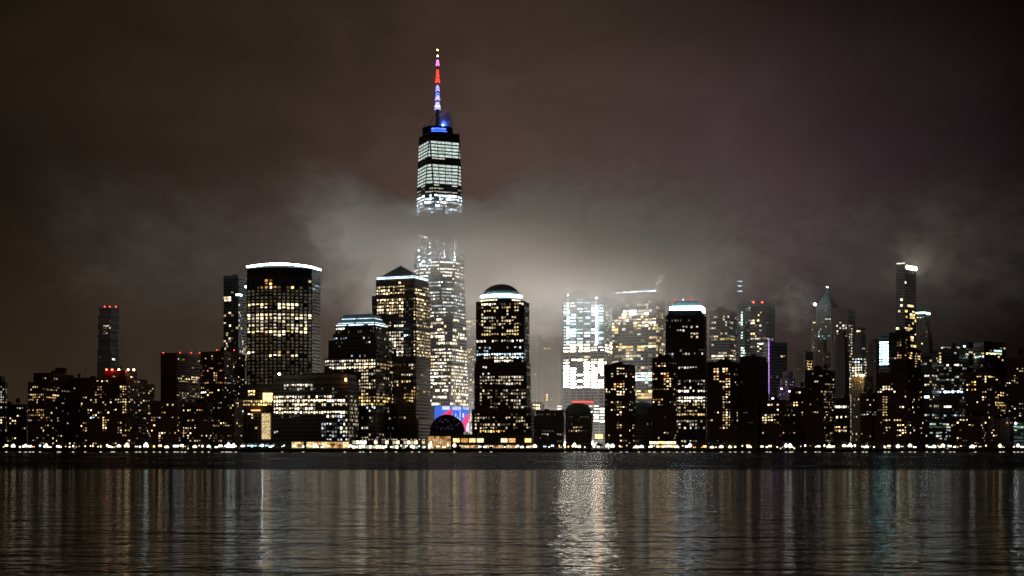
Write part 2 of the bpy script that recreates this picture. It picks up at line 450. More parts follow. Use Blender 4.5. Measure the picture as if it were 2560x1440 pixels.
# ------------------------------------------------------------------ supertall tower with tapering triangular faces
def supertall():
    Y = 2030.0; cx = X(1098, Y); s = Y / F
    root = thing('skyscraper', 'tallest glass skyscraper with a red, white and blue lit spire, cut by cloud', 'skyscraper', (cx, Y, GZ - .2))
    a, tp = 61.0, 43.5; ph = math.radians(22.4)
    def sq(side, ang): return [Vector((cx + side/math.sqrt(2)*math.cos(ang + k*math.pi/2), Y + side/math.sqrt(2)*math.sin(ang + k*math.pi/2), 0)) for k in range(4)]
    top = sq(tp, ph - math.pi*3/4); bot = sq(a, ph - math.pi*3/4 + math.pi/4)
    zb, zt = Z(1016, Y), Z(344, Y)
    def section(z):
        t = (z - zb) / (zt - zb); pts = []
        for k in range(4):
            B0, B1 = bot[k], bot[(k+1) % 4]; B_ = bot[(k-1) % 4]; T0 = top[k]; T1 = top[(k+1) % 4]
            pts.append(B_.lerp(T0, t) if False else bot[(k-1) % 4].lerp(T0, t)); pts.append(bot[k].lerp(T0, t))
        return pts
    w = MB(); i0 = 0
    w.prism(bot, GZ - .4, zb, 'dark_glass', cap=True)
    n = len(w.v); w.v += [(p.x, p.y, zb) for p in bot] + [(p.x, p.y, zt) for p in top]; q = w.mi('glass_blue')
    for k in range(4):
        w.f.append((n+(k-1) % 4, n+k, n+4+k)); w.m.append(q)
        w.f.append((n+k, n+4+(k+1) % 4, n+4+k)); w.m.append(q)
    w.f.append(tuple(range(n+4, n+8))); w.m.append(q); w.build('wall', root)
    fr = MB(); lit = MB(); r = random.Random(11); fh = 4.55; nwin = 0; runs = {}
    nf = int((zt - zb) / fh)
    for f in range(nf):
        z0 = zb + f*fh; z1 = z0 + fh; zc = (z0+z1)/2
        sec = section(zc); py = pxl((cx, Y - 28, zc))[1]
        for e in range(8):
            p, q2 = sec[e], sec[(e+1) % 8]; ed = q2 - p; L = ed.length
            if L < 1.0: continue
            u = ed / L; nrm = Vector((u.y, -u.x, 0)); mid = (p+q2)/2
            if nrm.dot(Vector((-mid.x, -mid.y, 0)).normalized()) < .1: continue
            fr.strip(p, q2, nrm, z0 - .8, z0 + .9, -.3, .42, 'steel_grey')
            nb = max(1, round(L / (9.5 if py < 470 else 3.4))); bw = L / nb
            rowp = r.random()
            for j in range(nb + 1):
                c = p + u * min(max(j*bw, .45), L - .45)
                fr.strip(c - u*.42, c + u*.42, nrm, z0 + .85, z1 - .75, -.2, .4, 'steel_grey')
            for j in range(nb):
                kk = (f, e, j // (2 if py < 470 else 5))
                if kk not in runs: runs[kk] = r.random()
                rr = runs[kk] if r.random() < .8 else r.random(); key = None; hgt = 1.0
                if py < 349: key = None
                elif 349 <= py <= 390: key = 'S2'
                elif 390 < py < 413: key = 'N2' if rr < .10 else None; hgt = .5
                elif 413 <= py <= 464: key = 'S2'
                elif 464 < py <= 482: key = 'N2' if rr < .5 else None; hgt = .5
                elif 482 < py <= 532: key = r.choice(['C3', 'C4', 'N3', 'C3']) if rr < .72 else None
                elif 532 < py <= 548: key = 'W3' if rr < .6 else None
                elif 548 < py <= 655: key = 'C2' if rr < .10 else None
                elif py <= 700: key = 'N3' if rr < .55 else None; hgt = .6
                elif py <= 800: key = r.choice(['N3', 'Cc', 'N2', 'C2', 'S2']) if rr < .58 else None; hgt = .6
                elif py <= 868: key = r.choice(['W3', 'N3', 'W2']) if rowp < .4 and rr < .9 or rr < .3 else None
                elif py <= 975: key = r.choice(['Wd', 'N3', 'Nd', 'N3', 'W2', 'Yd']) if rr < .74 else None; hgt = .75
                elif py <= 1012: key = r.choice(['W3', 'N3', 'W2']) if rr < .6 else None
                if not key: continue
                c0 = p + u*(j*bw + .24) + nrm*.12; c1 = p + u*((j+1)*bw - .24) + nrm*.12
                zl = z1 - .5 - (fh - 1.15)*hgt*(1 if r.random() < .6 or py < 470 else r.uniform(.5, .9))
                qd = ((c0.x, c0.y, zl), (c1.x, c1.y, zl), (c1.x, c1.y, z1 - .5), (c0.x, c0.y, z1 - .5))
                if (c1-c0).length * abs(u.x) * F / Y >= 9 and nwin < 300:
                    m = MB(); m.quad(*qd, key); m.build('window', root); nwin += 1
                else: lit.quad(*qd, key)
    fr.build('facade_frame', root, kind='stuff'); lit.build('lit_windows', root, kind='stuff')
    # vertical work lights on the misty middle floors
    b = MB()
    for px in (1051, 1078, 1114, 1139):
        for k in range(6):
            if r.random() < .75:
                z = Z(618 + k*8.0, Y); sec = section(z); y0 = min(p.y for p in sec)
                b.box((X(px, Y), Y - 33, z), (1.0, .6, 1.0), 'C6')
    for px, py in ((1062, 598), (1066, 601), (1056, 596), (1055, 668), (1062, 662)): b.box((X(px, Y), Y - 33.5, Z(py, Y)), (1.8, .6, 1.6), 'C6')
    b.build('work_lights', root, kind='stuff')
    # parapet, circular communications ring and mast
    b = MB(); b.prism([top[k]*1.0 for k in range(4)], zt, zt + 2.5, 'steel_grey'); b.build('parapet', root)
    mc = (X(1094, Y), Y); zr0, zr1 = Z(342, Y), Z(322, Y)
    b = MB(); b.lathe((mc[0], mc[1], 0), [(17, zt+2), (17, zr0 + 3), (20.8, zr0 + 4), (20.8, zr0 + 6.2), (19.6, zr0 + 6.2), (19.6, zr1 - 3), (20.8, zr1 - 3), (20.8, zr1), (20, zr1), (20, zr0 + 5)], 'black_metal', 40); b.build('antenna_ring', root)
    b = MB()
    for k in range(20):
        t = k*math.pi/10; b.tube((mc[0]+20.6*math.cos(t), mc[1]+20.6*math.sin(t), zr0+2), (mc[0]+20.6*math.cos(t), mc[1]+20.6*math.sin(t), zr1 + (4 if k % 3 == 0 else 1)), .3, .2, 'black_metal', 5)
    b.build('antenna_rods', root, kind='stuff')
    b = MB(); b.lathe((mc[0], mc[1], zr0+5.5), [(21.1, 0), (21.1, 2.4)], 'B3', 14, -math.pi*.62, -math.pi*.30); b.build('ring_light', root)
    b = MB(); b.lathe((mc[0], mc[1], zr0+9.3), [(21.1, -6.5), (21.1, -5.2)], 'B3', 14, -math.pi*.62, -math.pi*.28); b.build('ring_light', root)
    mast = MB(); prof = [(322, 3.2), (300, 2.6), (277, 2.2), (276, 2.7), (262, 2.3), (230, 1.7), (207, 1.3), (180, 1.0), (150, .7), (126, .35)]
    mast.lathe((mc[0], mc[1], 0), [(rr, Z(py, Y)) for py, rr in prof], 'steel_grey', 10)
    mo = mast.build('spire', root)
    # lit sections of the spire: each a ring of lamps round the mast
    for y0, y1, rr, key in ((321, 278, 2.9, 'B3'), (274, 255, 4.4, 'Vd'), (268, 258, 4.0, 'C3'), (251, 238, 3.8, 'Vd'), (236, 231, 3.0, 'B3'), (228, 214, 3.0, 'Vd'), (214, 210, 1.8, 'P2'),
                            (206, 194, 3.4, 'R3'), (192, 174, 2.2, 'R3'), (164, 150, 2.4, 'M3'), (142, 137, 1.4, 'N3'), (172, 166, 1.2, 'R1')):
        b = MB(); z0, z1 = Z(y0, Y), Z(y1, Y); b.lathe((mc[0], mc[1], 0), [(rr*.9, z0), (rr, z0+.3), (rr*.55, z1-.2), (rr*.45, z1)], key, 10); b.build('spire_light', mo)
    red_light(mo, (mc[0], mc[1], Z(128, Y)), 'O5', .9)
    b = MB()
    for k in range(8):
        t = k*math.pi/4+.2; b.tube((mc[0]+20*math.cos(t), mc[1]+20*math.sin(t), zr1), (mc[0], mc[1], Z(277, Y)), .18, .18, 'black_metal', 5)
    b.build('guy_cables', root, kind='stuff')
    # wrap-round screen on the podium: blue field, magenta sweep, white stars
    def screen(A, B, cells, name='screen'):
        e = B - A; L = e.length; u = e/L; n_ = Vector((u.y, -u.x, 0)); b = MB(); NX, NZ = cells
        zlo, zhi = Z(1079, Y), Z(1017.5, Y)
        for i in range(NX):
            for j in range(NZ):
                g0 = A + u*(L*i/NX + .05) + n_*.5; g1 = A + u*(L*(i+1)/NX - .05) + n_*.5
                za = zlo + (zhi-zlo)*j/NZ + .05; zc = zlo + (zhi-zlo)*(j+1)/NZ - .05
                px, py = pxl(((g0.x+g1.x)/2, g0.y, (za+zc)/2))
                b.quad((g0.x,g0.y,za), (g1.x,g1.y,za), (g1.x,g1.y,zc), (g0.x,g0.y,zc), scr(px, py))
        b.build(name, root)
    def scr(px, py):
        if px < 1131:
            cv = 1043 - 22*((px-1099)/32.0)**.8 if px > 1099 else 9999
            if py > cv: return 'scr_red'
            if py < 1024 and 1106 < px < 1126 and py < 1030 - abs(px-1115)*.6: return 'scr_white'
            return 'scr_blue'
        if py < 1025 and (px < 1153 or px > 1159): return 'scr_white' if (int(px*.7)+int(py)) % 3 else 'scr_blue'
        for sx, sy, h in ((1139, 1040, 5), (1150, 1035, 8), (1158, 1038, 5), (1144, 1048, 4), (1149, 1048, 3)):
            if abs(px-sx) < 1.3 and abs(py-sy) < h: return 'scr_white'
        d = math.hypot((px-1186)/34.0, (py-1075)/46.0)
        if d < 1.0:
            return 'scr_white' if d < .62 and px < 1172 else ('scr_red' if d > .3 else 'scr_pink')
        return 'scr_blue'
    for nm, c in (('scr_blue', (.02, .13, .80)), ('scr_red', (.95, .03, .22)), ('scr_white', (.75, .85, 1.0)), ('scr_pink', (1, .25, .4))):
        m = bpy.data.materials.new(nm); m.use_nodes = True; t = m.node_tree; t.nodes.clear(); o = nd(t, 'ShaderNodeOutputMaterial'); e = nd(t, 'ShaderNodeEmission')
        e.inputs[0].default_value = c + (1,); e.inputs[1].default_value = 1.15; t.links.new(e.outputs[0], o.inputs[0]); m.cycles.emission_sampling = 'NONE'; MAT[nm] = m
    k = min(range(4), key=lambda i: bot[i].y); C = bot[k]; Lf = bot[(k-1) % 4]; Rt = bot[(k+1) % 4]
    A = C.lerp(Lf, min(1, (C.x - X(1090, Y)) / (C.x - Lf.x)))
    screen(A, C, (26, 28)); screen(C, Rt, (26, 28))
    return root
supertall()

# ------------------------------------------------------------------ curved-front bank tower with white crown
def curved_tower():
    Y = 1850.0
    root = thing('office_tower', 'broad curved office tower with a thick white light band along its roof edge', 'skyscraper', (X(705, Y), Y + 25, GZ - .2))
    n = 15; pts = []
    for i in range(n + 1):
        t = i / n; px = 617 + (780 - 617)*t; bulge = 13.0*(1 - (2*t - .95)**2)
        pts.append(v2(P(px, 0, Y + 13 - bulge)))
    R0 = pts[-1]; R1 = v2(P(801, 0, Y + 40)); L1 = v2(P(622, 0, Y + 45))
    poly = pts + [R1, L1]
    st = sty('wfc', bay=5.6, fh=4.28, ww=.80, wh=.62, sill=.2, wall='steel_grey', run=1, blind=.25)
    Y2 = 'Y2,W2,O2'
    zones = [(663, 687, 697, 712, .95, 'O2,O3'), (652, 690, 714, 725, 1, 'Y3,O2,W3'), (725, 735, 714, 725, 1, 'Y3'), (640, 785, 714, 726, .75, 'W1'), (768, 780, 698, 708, .9, 'Y2'),
             (616, 676, 757, 770, .96, 'W3,Y3'), (698, 747, 757, 770, .96, 'W3'), (616, 790, 757, 770, .8, 'W1'),
             (616, 792, 786, 800, .96, 'W2,N2,W3'), (616, 792, 800, 822, .92, 'W2,N2,W1,W2'), (616, 770, 822, 832, .94, 'W3,Y3,W3'), (685, 712, 832, 840, .9, 'W3'), (616, 770, 832, 840, .6, 'O1,W1'),
             (616, 640, 874, 884, .95, 'W3,N3'), (695, 748, 874, 884, .6, 'Y2,O2'), (676, 700, 884, 892, .95, 'W3'), (724, 748, 884, 892, .95, 'W3'), (616, 770, 884, 892, .7, 'W1'),
             (616, 800, 725, 900, .97, 'W1,N1,W1,W0'), (616, 800, 900, 970, .95, 'W0,N0,W0,W1')]
    fc = Facade(st, zones, 5, None); z0, z1 = GZ - .4, Z(690, Y)
    fc.wall.prism(poly, z0, z1, 'dark_glass')
    for i in range(n): fc.face(pts[i], pts[i+1], z0, z1)
    fc.st = sty('wfc', bay=9, fh=4.28, ww=.9, wh=.45, sill=.2, wall='steel_grey', blind=.6); fc.zones = [(780, 805, 715, 726, 1, 'C2'), (780, 805, 786, 830, .5, 'O1,W1'), (780, 805, 720, 960, .55, 'W0,W1')]
    fc.face(R0, R1, z0, z1); fc.finish(root)
    # dark louvred mechanical crown
    b = MB(); zc = Z(667, Y); b.prism(inset(poly, .3), z1, zc, 'glass_blue'); b.build('crown_wall', root)
    b = MB()
    for i in range(n):
        p, q = pts[i], pts[i+1]; e = q-p; nr = Vector((e.y, -e.x, 0)).normalized()
        for k in range(6): z = z1 + (zc - z1)*(k+.5)/6; b.strip(p, q, nr, z, z + .5, -.2, .3, 'steel_grey')
    b.build('louvre', root, kind='stuff')
    b = MB()
    for i in range(n):
        p, q = pts[i], pts[i+1]; e = q-p; nr = Vector((e.y, -e.x, 0)).normalized()
        def rise(t): return 2.4*(1 - (2*t - 1)**2)
        b.strip(p, q, nr, zc + rise((i+.5)/n) + .3, zc + rise((i+.5)/n) + 2.1, -.6, .5, 'C5')
    b.strip(pts[-1], R1, Vector(((R1-pts[-1]).y, -(R1-pts[-1]).x, 0)).normalized(), zc + .3, zc + 2.0, -.6, .5, 'C5')
    b.build('crown_light', root)
    b = MB(); b.prism(inset(poly, 3), zc, zc + .8, 'roofing'); b.build('roof', root)
curved_tower()

# dark glass tower behind it
r_, fc_, pl_ = tower('glass_tower', 'dark glass tower with sparse lit rooms just left of the curved tower', [(559, 596, 620, 690)], 1960, 24, 30, sty('glass', bay=3.6, fh=3.4, run=1),
    [(572, 615, 688, 698, .8, 'C4,N3'), (590, 604, 735, 741, 1, 'T4'), (575, 582, 728, 734, 1, 'N2'), (559, 580, 742, 756, .9, 'W3'), (559, 582, 780, 792, .5, 'W2,Y2'), (559, 578, 812, 818, .9, 'W3'), (559, 576, 830, 870, .35, 'W2'),
     (596, 608, 760, 905, .35, 'N1,N2,G1'), (604, 616, 860, 905, .4, 'W2,Y2')], (.05, 'W1,W2'), 21, 1)
b = MB(); b.lathe((X(616, 1940), 1935, Z(718, 1940)), [(.1, -1), (1, 0), (.1, 1)], 'C6', 8); b.build('flood_light', r_)

# ------------------------------------------------------------------ pyramid-topped tower
r_, fc_, pl_ = tower('office_tower', 'granite office tower topped by a dark pyramid with a bluish light line at its foot', [
    (955, 1046, 1093, 1048), (930, 1040, 1076, 735, 3.2), (940, 1036, 1071, 700, 5.5)], 1812, 24, 40, 'wfc',
    [(940, 1010, 715, 790, .96, 'W2,Y2,W3', .96), (1036, 1076, 720, 800, .95, 'W2,W3,Y2', .95), (1010, 1036, 715, 800, .35, 'W1,N1'),
     (925, 1076, 800, 812, .1, 'W2'), (930, 1012, 812, 890, .9, 'N2,W2,N3', .93), (1007, 1024, 832, 840, 1, 'C3'), (1036, 1076, 812, 893, .95, 'W2,Y2,W3', .95), (1012, 1036, 812, 893, .4, 'W1,N1'),
     (960, 1040, 893, 965, .42, 'W2,N2,Y2,W1', .7), (1010, 1045, 970, 1006, .7, 'Y2,O2'), (1040, 1095, 893, 950, .35, 'W2,N1', .5), (955, 1095, 950, 1048, .22, 'W1,W2,Y2', .5)],
    (.1, 'W1'), 31, 0, parapet=False)
pp = pl_[-1][0]; zt = pl_[-1][2]; Yp = 1812
cap = inset(pp, 1.0); b = MB(); b.prism(pp, zt + .1, Z(690, Yp), 'granite', cap); b.build('cornice', r_)
zc = Z(690, Yp); ctr = sum(cap, Vector((0,0,0)))/4
b = MB(); apex = (ctr.x - 2, ctr.y, Z(655, Yp))
for i in range(4): p, q = inset(cap, 1.5)[i], inset(cap, 1.5)[(i+1) % 4]; b.tri((p.x,p.y,zc+.5), (q.x,q.y,zc+.5), apex, 'copper_green')
b.build('pyramid_roof', r_)
band(r_, cap, zc - 1.3, zc - .6, 'Ce', None, .3, .8); band(r_, cap, zc + .6, zc + 1.0, 'Ce', None, .7, 1.2)
b = MB(); b.box((X(999, Yp), Yp + 2.5, Z(706, Yp)), (2, 1, 1.2), 'O4'); b.build('flood_light', r_)

# ------------------------------------------------------------------ stepped flat-topped tower with three lit ledges
r_, fc_, pl_ = tower('office_tower', 'dark granite tower with a stepped flat crown outlined by three bluish light ledges', [
    (811, 940, 990, 893), (821, 940, 983, 848, 2.6), (832, 938, 974, 832, 4), (838, 937, 968, 812, 5)], 1776, 22, 40, 'wfc',
    [(806, 940, 900, 925, .97, 'N3,W3,N2'), (940, 985, 905, 925, .7, 'Y2,W2'), (838, 862, 818, 828, .95, 'N3'), (930, 955, 820, 828, .7, 'N2'), (820, 940, 832, 895, .22, 'N1,N2,C2', .6), (940, 985, 832, 895, .2, 'N1,N2'),
     (895, 940, 925, 985, .8, 'N2,W2', .85), (895, 945, 985, 1018, .95, 'Y3,W2,Y2'), (940, 990, 990, 1012, .85, 'Y3,Y2'), (915, 940, 1010, 1022, .9, 'C3'), (940, 990, 925, 1025, .4, 'W2,N1', .7),
     (900, 990, 1020, 1110, .3, 'N2,W2,N1', .7)], (.1, 'N1'), 33, 0, parapet=False)
pp = pl_[-1][0]; Yp = 1781; z = pl_[-1][2]
tiers = [(842, 938, 965, 806), (852, 935, 956, 795), (860, 926, 952, 783)]
prev = inset(pp, .5)
for i, (a, c, d, yt) in enumerate(tiers):
    pt = foot(a, c, d, Yp + 3 + i*3, 22, 20); z1 = Z(yt, Yp)
    b = MB(); b.prism(prev, z, z1, 'copper_green', pt); b.build('crown_step', r_)
    for ed in (0, 1):
        p, q = prev[ed], prev[ed+1]; e = q-p; nrm = Vector((e.y, -e.x, 0)).normalized(); L = e.length
        cuts = ((.02, .28), (.33, .72), (.84, .99)) if ed == 0 and i == 0 else (((.02, .45), (.5, .98)) if ed == 0 else ((.02, .97),))
        for c0, c1 in cuts:
            b = MB(); b.strip(p + e*c0, p + e*c1, nrm, z + .2, z + (1.0 if i == 0 else .5), .3, .8, 'Ce'); b.build('ledge_light', r_)
    prev = inset(pt, .8); z = z1

# ------------------------------------------------------------------ dome-topped tower
r_, fc_, pl_ = tower('office_tower', 'tall granite tower crowned by a round dome with a white light ring', [
    (1180, 1328, 1336, 1022), (1186, 1316, 1326, 906, 2), (1190, 1310, 1323, 752, 4)], 1782, 12, 42, sty('wfc', bay=3.2), 
    [(1205, 1240, 755, 765, .95, 'N3,W3'), (1268, 1300, 755, 765, .8, 'W3,O2'), (1300, 1312, 755, 765, 1, 'N3'), (1200, 1300, 767, 840, .50, 'W2,N2,Y2', .88),
     (1190, 1310, 850, 860, .85, 'N3,N2'), (1190, 1310, 862, 884, .2, 'N2,C2'), (1190, 1313, 884, 894, .98, 'C3,N3'), (1190, 1312, 894, 903, .8, 'N3,W2'),
     (1313, 1330, 760, 900, .5, 'C2,G2,N2', .7), (1200, 1312, 905, 940, .12, 'N2,T2'), (1200, 1312, 940, 965, .85, 'N2,W2,N1', .85), (1200, 1316, 965, 1020, .62, 'W2,N2,W1', .85), (1203, 1318, 1010, 1018, .98, 'N3'),
     (1313, 1330, 905, 980, .4, 'N2'), (1200, 1320, 1020, 1072, .55, 'W1,W2', .8), (1185, 1262, 1072, 1085, .95, 'O3,Y3'), (1185, 1205, 1030, 1075, .6, 'W2')], (.08, 'W1'), 35, 0, parapet=False)
pp = pl_[-1][0]; zt = pl_[-1][2]; Yd = 1786; cxd = X(1253, Yd); cyd = Yd + 26
b = MB(); b.lathe((cxd, cyd, 0), [(26.5, zt), (26.5, Z(748, Yd))], 'dark_glass', 40); b.build('drum', r_)
b = MB(); b.lathe((cxd, cyd, 0), [(26.7, zt + .7), (26.7, Z(748.5, Yd))], 'W3', 16, -math.pi*.93, -math.pi*.56); b.lathe((cxd, cyd, 0), [(26.7, zt + .7), (26.7, Z(748.5, Yd))], 'W3', 9, -math.pi*.34, -math.pi*.12); b.build('drum_windows', r_, kind='stuff')
b = MB(); zd = Z(742, Yd); hd = Z(705, Yd) - zd
b.lathe((cxd, cyd, zd), [(26.5, -2.5), (23.6, 0)] + [(23.6*math.cos(t*math.pi/2/12), hd*math.sin(t*math.pi/2/12)) for t in range(1, 13)], 'copper_green', 40); b.build('dome', r_)
b = MB()
for k in range(40):
    t = 2*math.pi*k/40
    for a in range(6):
        t0, t1 = a*math.pi/2/6.3, (a+1)*math.pi/2/6.3
        b.tube((cxd+23.8*math.cos(t0)*math.cos(t), cyd+23.8*math.cos(t0)*math.sin(t), zd+hd*math.sin(t0)*1.01), (cxd+23.8*math.cos(t1)*math.cos(t), cyd+23.8*math.cos(t1)*math.sin(t), zd+hd*math.sin(t1)*1.01), .16, .16, 'steel_grey', 4)
b.build('dome_ribs', r_, kind='stuff')
b = MB(); b.lathe((cxd, cyd, zd - .2), [(24.6, 0), (24.6, .8)], 'Ce', 40, -math.pi, 0); b.build('crown_light', r_)
b = MB(); b.lathe((cxd, cyd, zd + 2.2), [(25.6, 0), (25.6, .8)], 'C5', 40, -math.pi, 0); b.build('crown_light', r_)

# ------------------------------------------------------------------ truncated-pyramid tower on the right
r_, fc_, pl_ = tower('office_tower', 'slim granite tower with a brilliant white light band below its cut-off pyramid roof', [
    (1661, 1764, 1770, 905), (1664, 1760, 1766, 788, 2)], 1786, 8, 40, sty('wfc', bay=3.3),
    [(1668, 1712, 784, 792, .7, 'Y2,O2,W2'), (1664, 1766, 792, 802, .35, 'N1,N2'), (1690, 1752, 810, 852, .22, 'N2,W2'), (1664, 1766, 872, 892, .45, 'N2,C2,N1'), (1680, 1766, 900, 925, .35, 'N2'),
     (1698, 1766, 950, 975, .55, 'N2,N1'), (1685, 1766, 974, 985, .98, 'N3,W3'), (1685, 1766, 990, 1010, .98, 'N3'), (1685, 1766, 1010, 1025, .5, 'W2,Y2', .9), (1685, 1766, 1025, 1042, .92, 'W2,Y2'), (1685, 1766, 1050, 1072, .7, 'W2,N2'), (1685, 1770, 1072, 1110, .14, 'W2,O2')], (.05, 'W1'), 37, 0, parapet=False)
pp = pl_[-1][0]; zt = pl_[-1][2]; Yp = 1790
d1 = foot(1674, 1754, 1760, Yp + 3, 8, 28); b = MB(); b.prism(inset(pp, 2), zt, Z(769, Yp), 'dark_glass', d1); b.build('drum', r_)
band(r_, d1, Z(778.5, Yp), Z(771, Yp), 'C5', [0, 1], .5, 1.0); band(r_, d1, Z(767.5, Yp), Z(765.5, Yp), 'C5', [0, 1], .2, .8)
d2 = foot(1690, 1743, 1746, Yp + 10, 8, 15); b = MB(); b.prism(inset(d1, .4), Z(769, Yp), Z(750, Yp), 'copper_green', d2); b.build('pyramid_roof', r_)
for px in (1691, 1711, 1733): red_light(r_, (X(px, Yp), Yp + 12, Z(750, Yp)), 'R4' if px != 1711 else 'C4', .5)

# ------------------------------------------------------------------ construction tower, brightest in the row
r_, fc_, pl_ = tower('glass_tower', 'brightest glass tower with whole floors lit and steel bracing at its foot, fading into cloud', [(1390, 1514, 1532, 1008), (1406, 1512, 1530, 722, 2)], 2080, 14, 45,
    sty('glass', bay=9.4, fh=4.25, ww=.80, wh=.48, sill=.22, run=1, wall='steel_grey'),
    [(1390, 1404, 900, 970, .9, 'N2'), (1406, 1512, 700, 752, .35, 'G1,C2,S1'), (1406, 1512, 752, 858, .74, 'C3,G3,C3,G2,C4,S3,G3'), (1512, 1535, 730, 858, .35, 'C2,G2'), (1406, 1530, 858, 884, .97, 'N4,W4,N3'), (1406, 1530, 884, 893, .1, 'W2'), (1406, 1512, 893, 905, .93, 'N4,W3'),
     (1406, 1424, 905, 968, 1, 'N5'), (1424, 1464, 905, 968, .62, 'N5,N4,C4'), (1464, 1514, 905, 968, .95, 'N5,N4,N5'), (1390, 1412, 1010, 1030, 1, 'N3'), (1468, 1514, 1010, 1060, .97, 'N4,N3,G3')], (.02, 'N1'), 41, 1)
Yq = 2080
for px in (1413, 1484):
    b = MB(); b.box((X(px, Yq), Yq - 1.0, Z(900, Yq)), (.7, .6, Z(730, Yq) - Z(1030, Yq)), 'steel_grey'); b.build('hoist_mast', r_)
b = MB()
for px in (1420, 1491): 
    for k in range(18):
        if random.Random(px*31+k).random() < .75: b.box((X(px, Yq), Yq - 1.2, Z(738 + k*7, Yq)), (2.0, .5, 2.0), 'C5')
b.build('work_lights', r_, kind='stuff')
for x0, x1, x2 in ((1413, 1428, 1420), (1484, 1499, 1491)):
    b = MB(); 
    for k in range(3):
        a, c = 970 + k*13, 983 + k*13
        b.tube((X(x0, Yq), Yq - 1, Z(a, Yq)), (X(x1, Yq), Yq - 1, Z(c, Yq)), .35, .35, 'steel_grey', 5); b.tube((X(x1, Yq), Yq - 1, Z(a, Yq)), (X(x0, Yq), Yq - 1, Z(c, Yq)), .35, .35, 'steel_grey', 5)
    b.build('bracing', r_)
b = MB(); b.box((X(1457, Yq), Yq - 1.4, Z(1005, Yq)), (X(1484, Yq) - X(1430, Yq), 1, 1.7), 'R3'); b.build('red_light_strip', r_)
b = MB(); b.box((X(1497, Yq), Yq - 3, Z(1091, Yq)), (X(1506, Yq) - X(1487, Yq), 2, 6), 'O3'); b.build('lit_entrance', r_)

r_, fc_, pl_ = tower('glass_tower', 'pale glass tower with a thin blue-white line at its top edge, half lost in cloud', [(1527, 1640, 1662, 728)], 2120, 24, 45, sty('glass', bay=6.0, fh=4.3, run=2),
    [(1590, 1632, 752, 778, .8, 'N3,N2'), (1558, 1618, 776, 790, .9, 'N4,N3'), (1530, 1640, 788, 822, .75, 'N3,W3,Y2,N2', .95), (1530, 1548, 822, 828, 1, 'O3'), (1530, 1640, 822, 862, .3, 'Y2,W2,N2'), (1530, 1640, 862, 870, .98, 'Y3,W3'), (1530, 1640, 870, 930, .25, 'Y2,W2,N2'),
     (1584, 1636, 925, 942, .97, 'N3,C3'), (1584, 1636, 942, 952, .9, 'T3,C3'), (1584, 1634, 976, 1000, .92, 'Y3,Y2', .9), (1640, 1665, 780, 1000, .45, 'N2,Y2,W2')], (.12, 'N2,W1'), 43, 0)
band(r_, pl_[0][0], pl_[0][2] - .2, pl_[0][2] + 1.2, 'C5', [0], .3, .8)
tower('glass_tower', 'hazy tower rising behind the pale glass tower with slanting rows of dim windows', [(1606, 1618, 1660, 668)], 2240, 60, 40, sty('glass', bay=5, run=2), [(1606, 1660, 668, 790, .5, 'N4,N3,C4'), (1606, 1660, 790, 1000, .4, 'N3,W2,N2')], (.3, 'N2'), 44, 0)

# ------------------------------------------------------------------ stacked-box tower far left
root = thing('apartment_tower', 'lone slender tower of shifted stacked boxes with red roof lights', 'skyscraper', (X(270, 2500), 2515, GZ - .2))
fc = Facade(sty('glass', bay=4.2, fh=3.6, run=1, ww=.88, wall='black_metal'), [(255, 282, 806, 836, .38, 'W1,N1,Y1,W2'), (280, 286, 894, 906, 1, 'W3'), (243, 300, 770, 960, .02, 'W1')], 51, None)
rr = random.Random(5); z0 = GZ - .4; y = 1100; boxes = [(243, 298, 900), (244, 297, 868), (246, 295, 842), (243, 296, 836), (247, 293, 822), (244, 298, 805), (248, 297, 796), (245, 299, 785), (249, 296, 778), (247, 298, 768)]
for a, c, yt in boxes:
    pl = foot(a, a + (c-a)*.62, c, 2500 + rr.uniform(0, 3), 30, 30); z1 = Z(yt, 2500); fc.wall.prism(pl, z0, z1, 'dark_glass'); fc.face(pl[0], pl[1], z0, z1, int(z0)); fc.face(pl[1], pl[2], z0, z1, int(z0))
    s_ = MB(); s_.prism(inset(pl, -.7), z1 - .35, z1, 'concrete'); s_.build('balcony_slab', root); z0 = z1
fc.finish(root)
for px in (259, 272, 287): red_light(root, (X(px, 2500), 2506, Z(768, 2500)), 'R5', .6)

# ------------------------------------------------------------------ apartment houses and offices: table
G1 = 'dark towers of the far skyline'
def T(*a, **k): return tower(*a, **k)
T('apartment_building', 'narrow block cut by the left picture edge with few lit windows', [(-40, 12, 18, 955), (-40, 4, 12, 942)], 1700, 20, 26, 'res', [(0, 20, 960, 1020, .6, 'W2,N2,G2')], (0.15, RES), 101, 1)
T('apartment_building', 'low flat block beside the left edge with a row of lit windows under its roof', [(-20, 66, 76, 1013)], 1735, 12, 24, 'res', [(40, 60, 1016, 1022, .8, 'N2')], (0.12, RES), 102, 2)
r_, _, _ = T('apartment_building', 'wide brick block with a square roof tower, left of the red-lit block', [(70, 112, 166, 955), (84, 122, 184, 934)], 1702, 24, 26, 'res',
  [(70, 112, 985, 1006, .75, 'W2,Y2,O2,N2'), (110, 165, 970, 976, .75, 'W2,Y2'), (116, 145, 988, 995, .9, 'O3,W3'), (70, 120, 955, 968, .55, 'W2,Y2'), (64, 110, 1022, 1040, .75, 'W2,Y2,O2'), (70, 130, 1044, 1052, .55, 'W2,O2,C2')], (0.10, RES), 103, 1)
b = MB(); b.box((X(150, 1712), 1716, (Z(934, 1712) + Z(919, 1712))/2), (X(162, 1712) - X(138, 1712), 9, Z(919, 1712) - Z(934, 1712)), 'brick_brown'); b.build('roof_tower', r_)
r_, _, _ = T('apartment_building', 'plain dark block with a thin lattice mast, between two brick blocks', [(166, 236, 262, 946)], 1748, 20, 24, 'res', [], (0.06, RES), 104, 1)
b = MB()
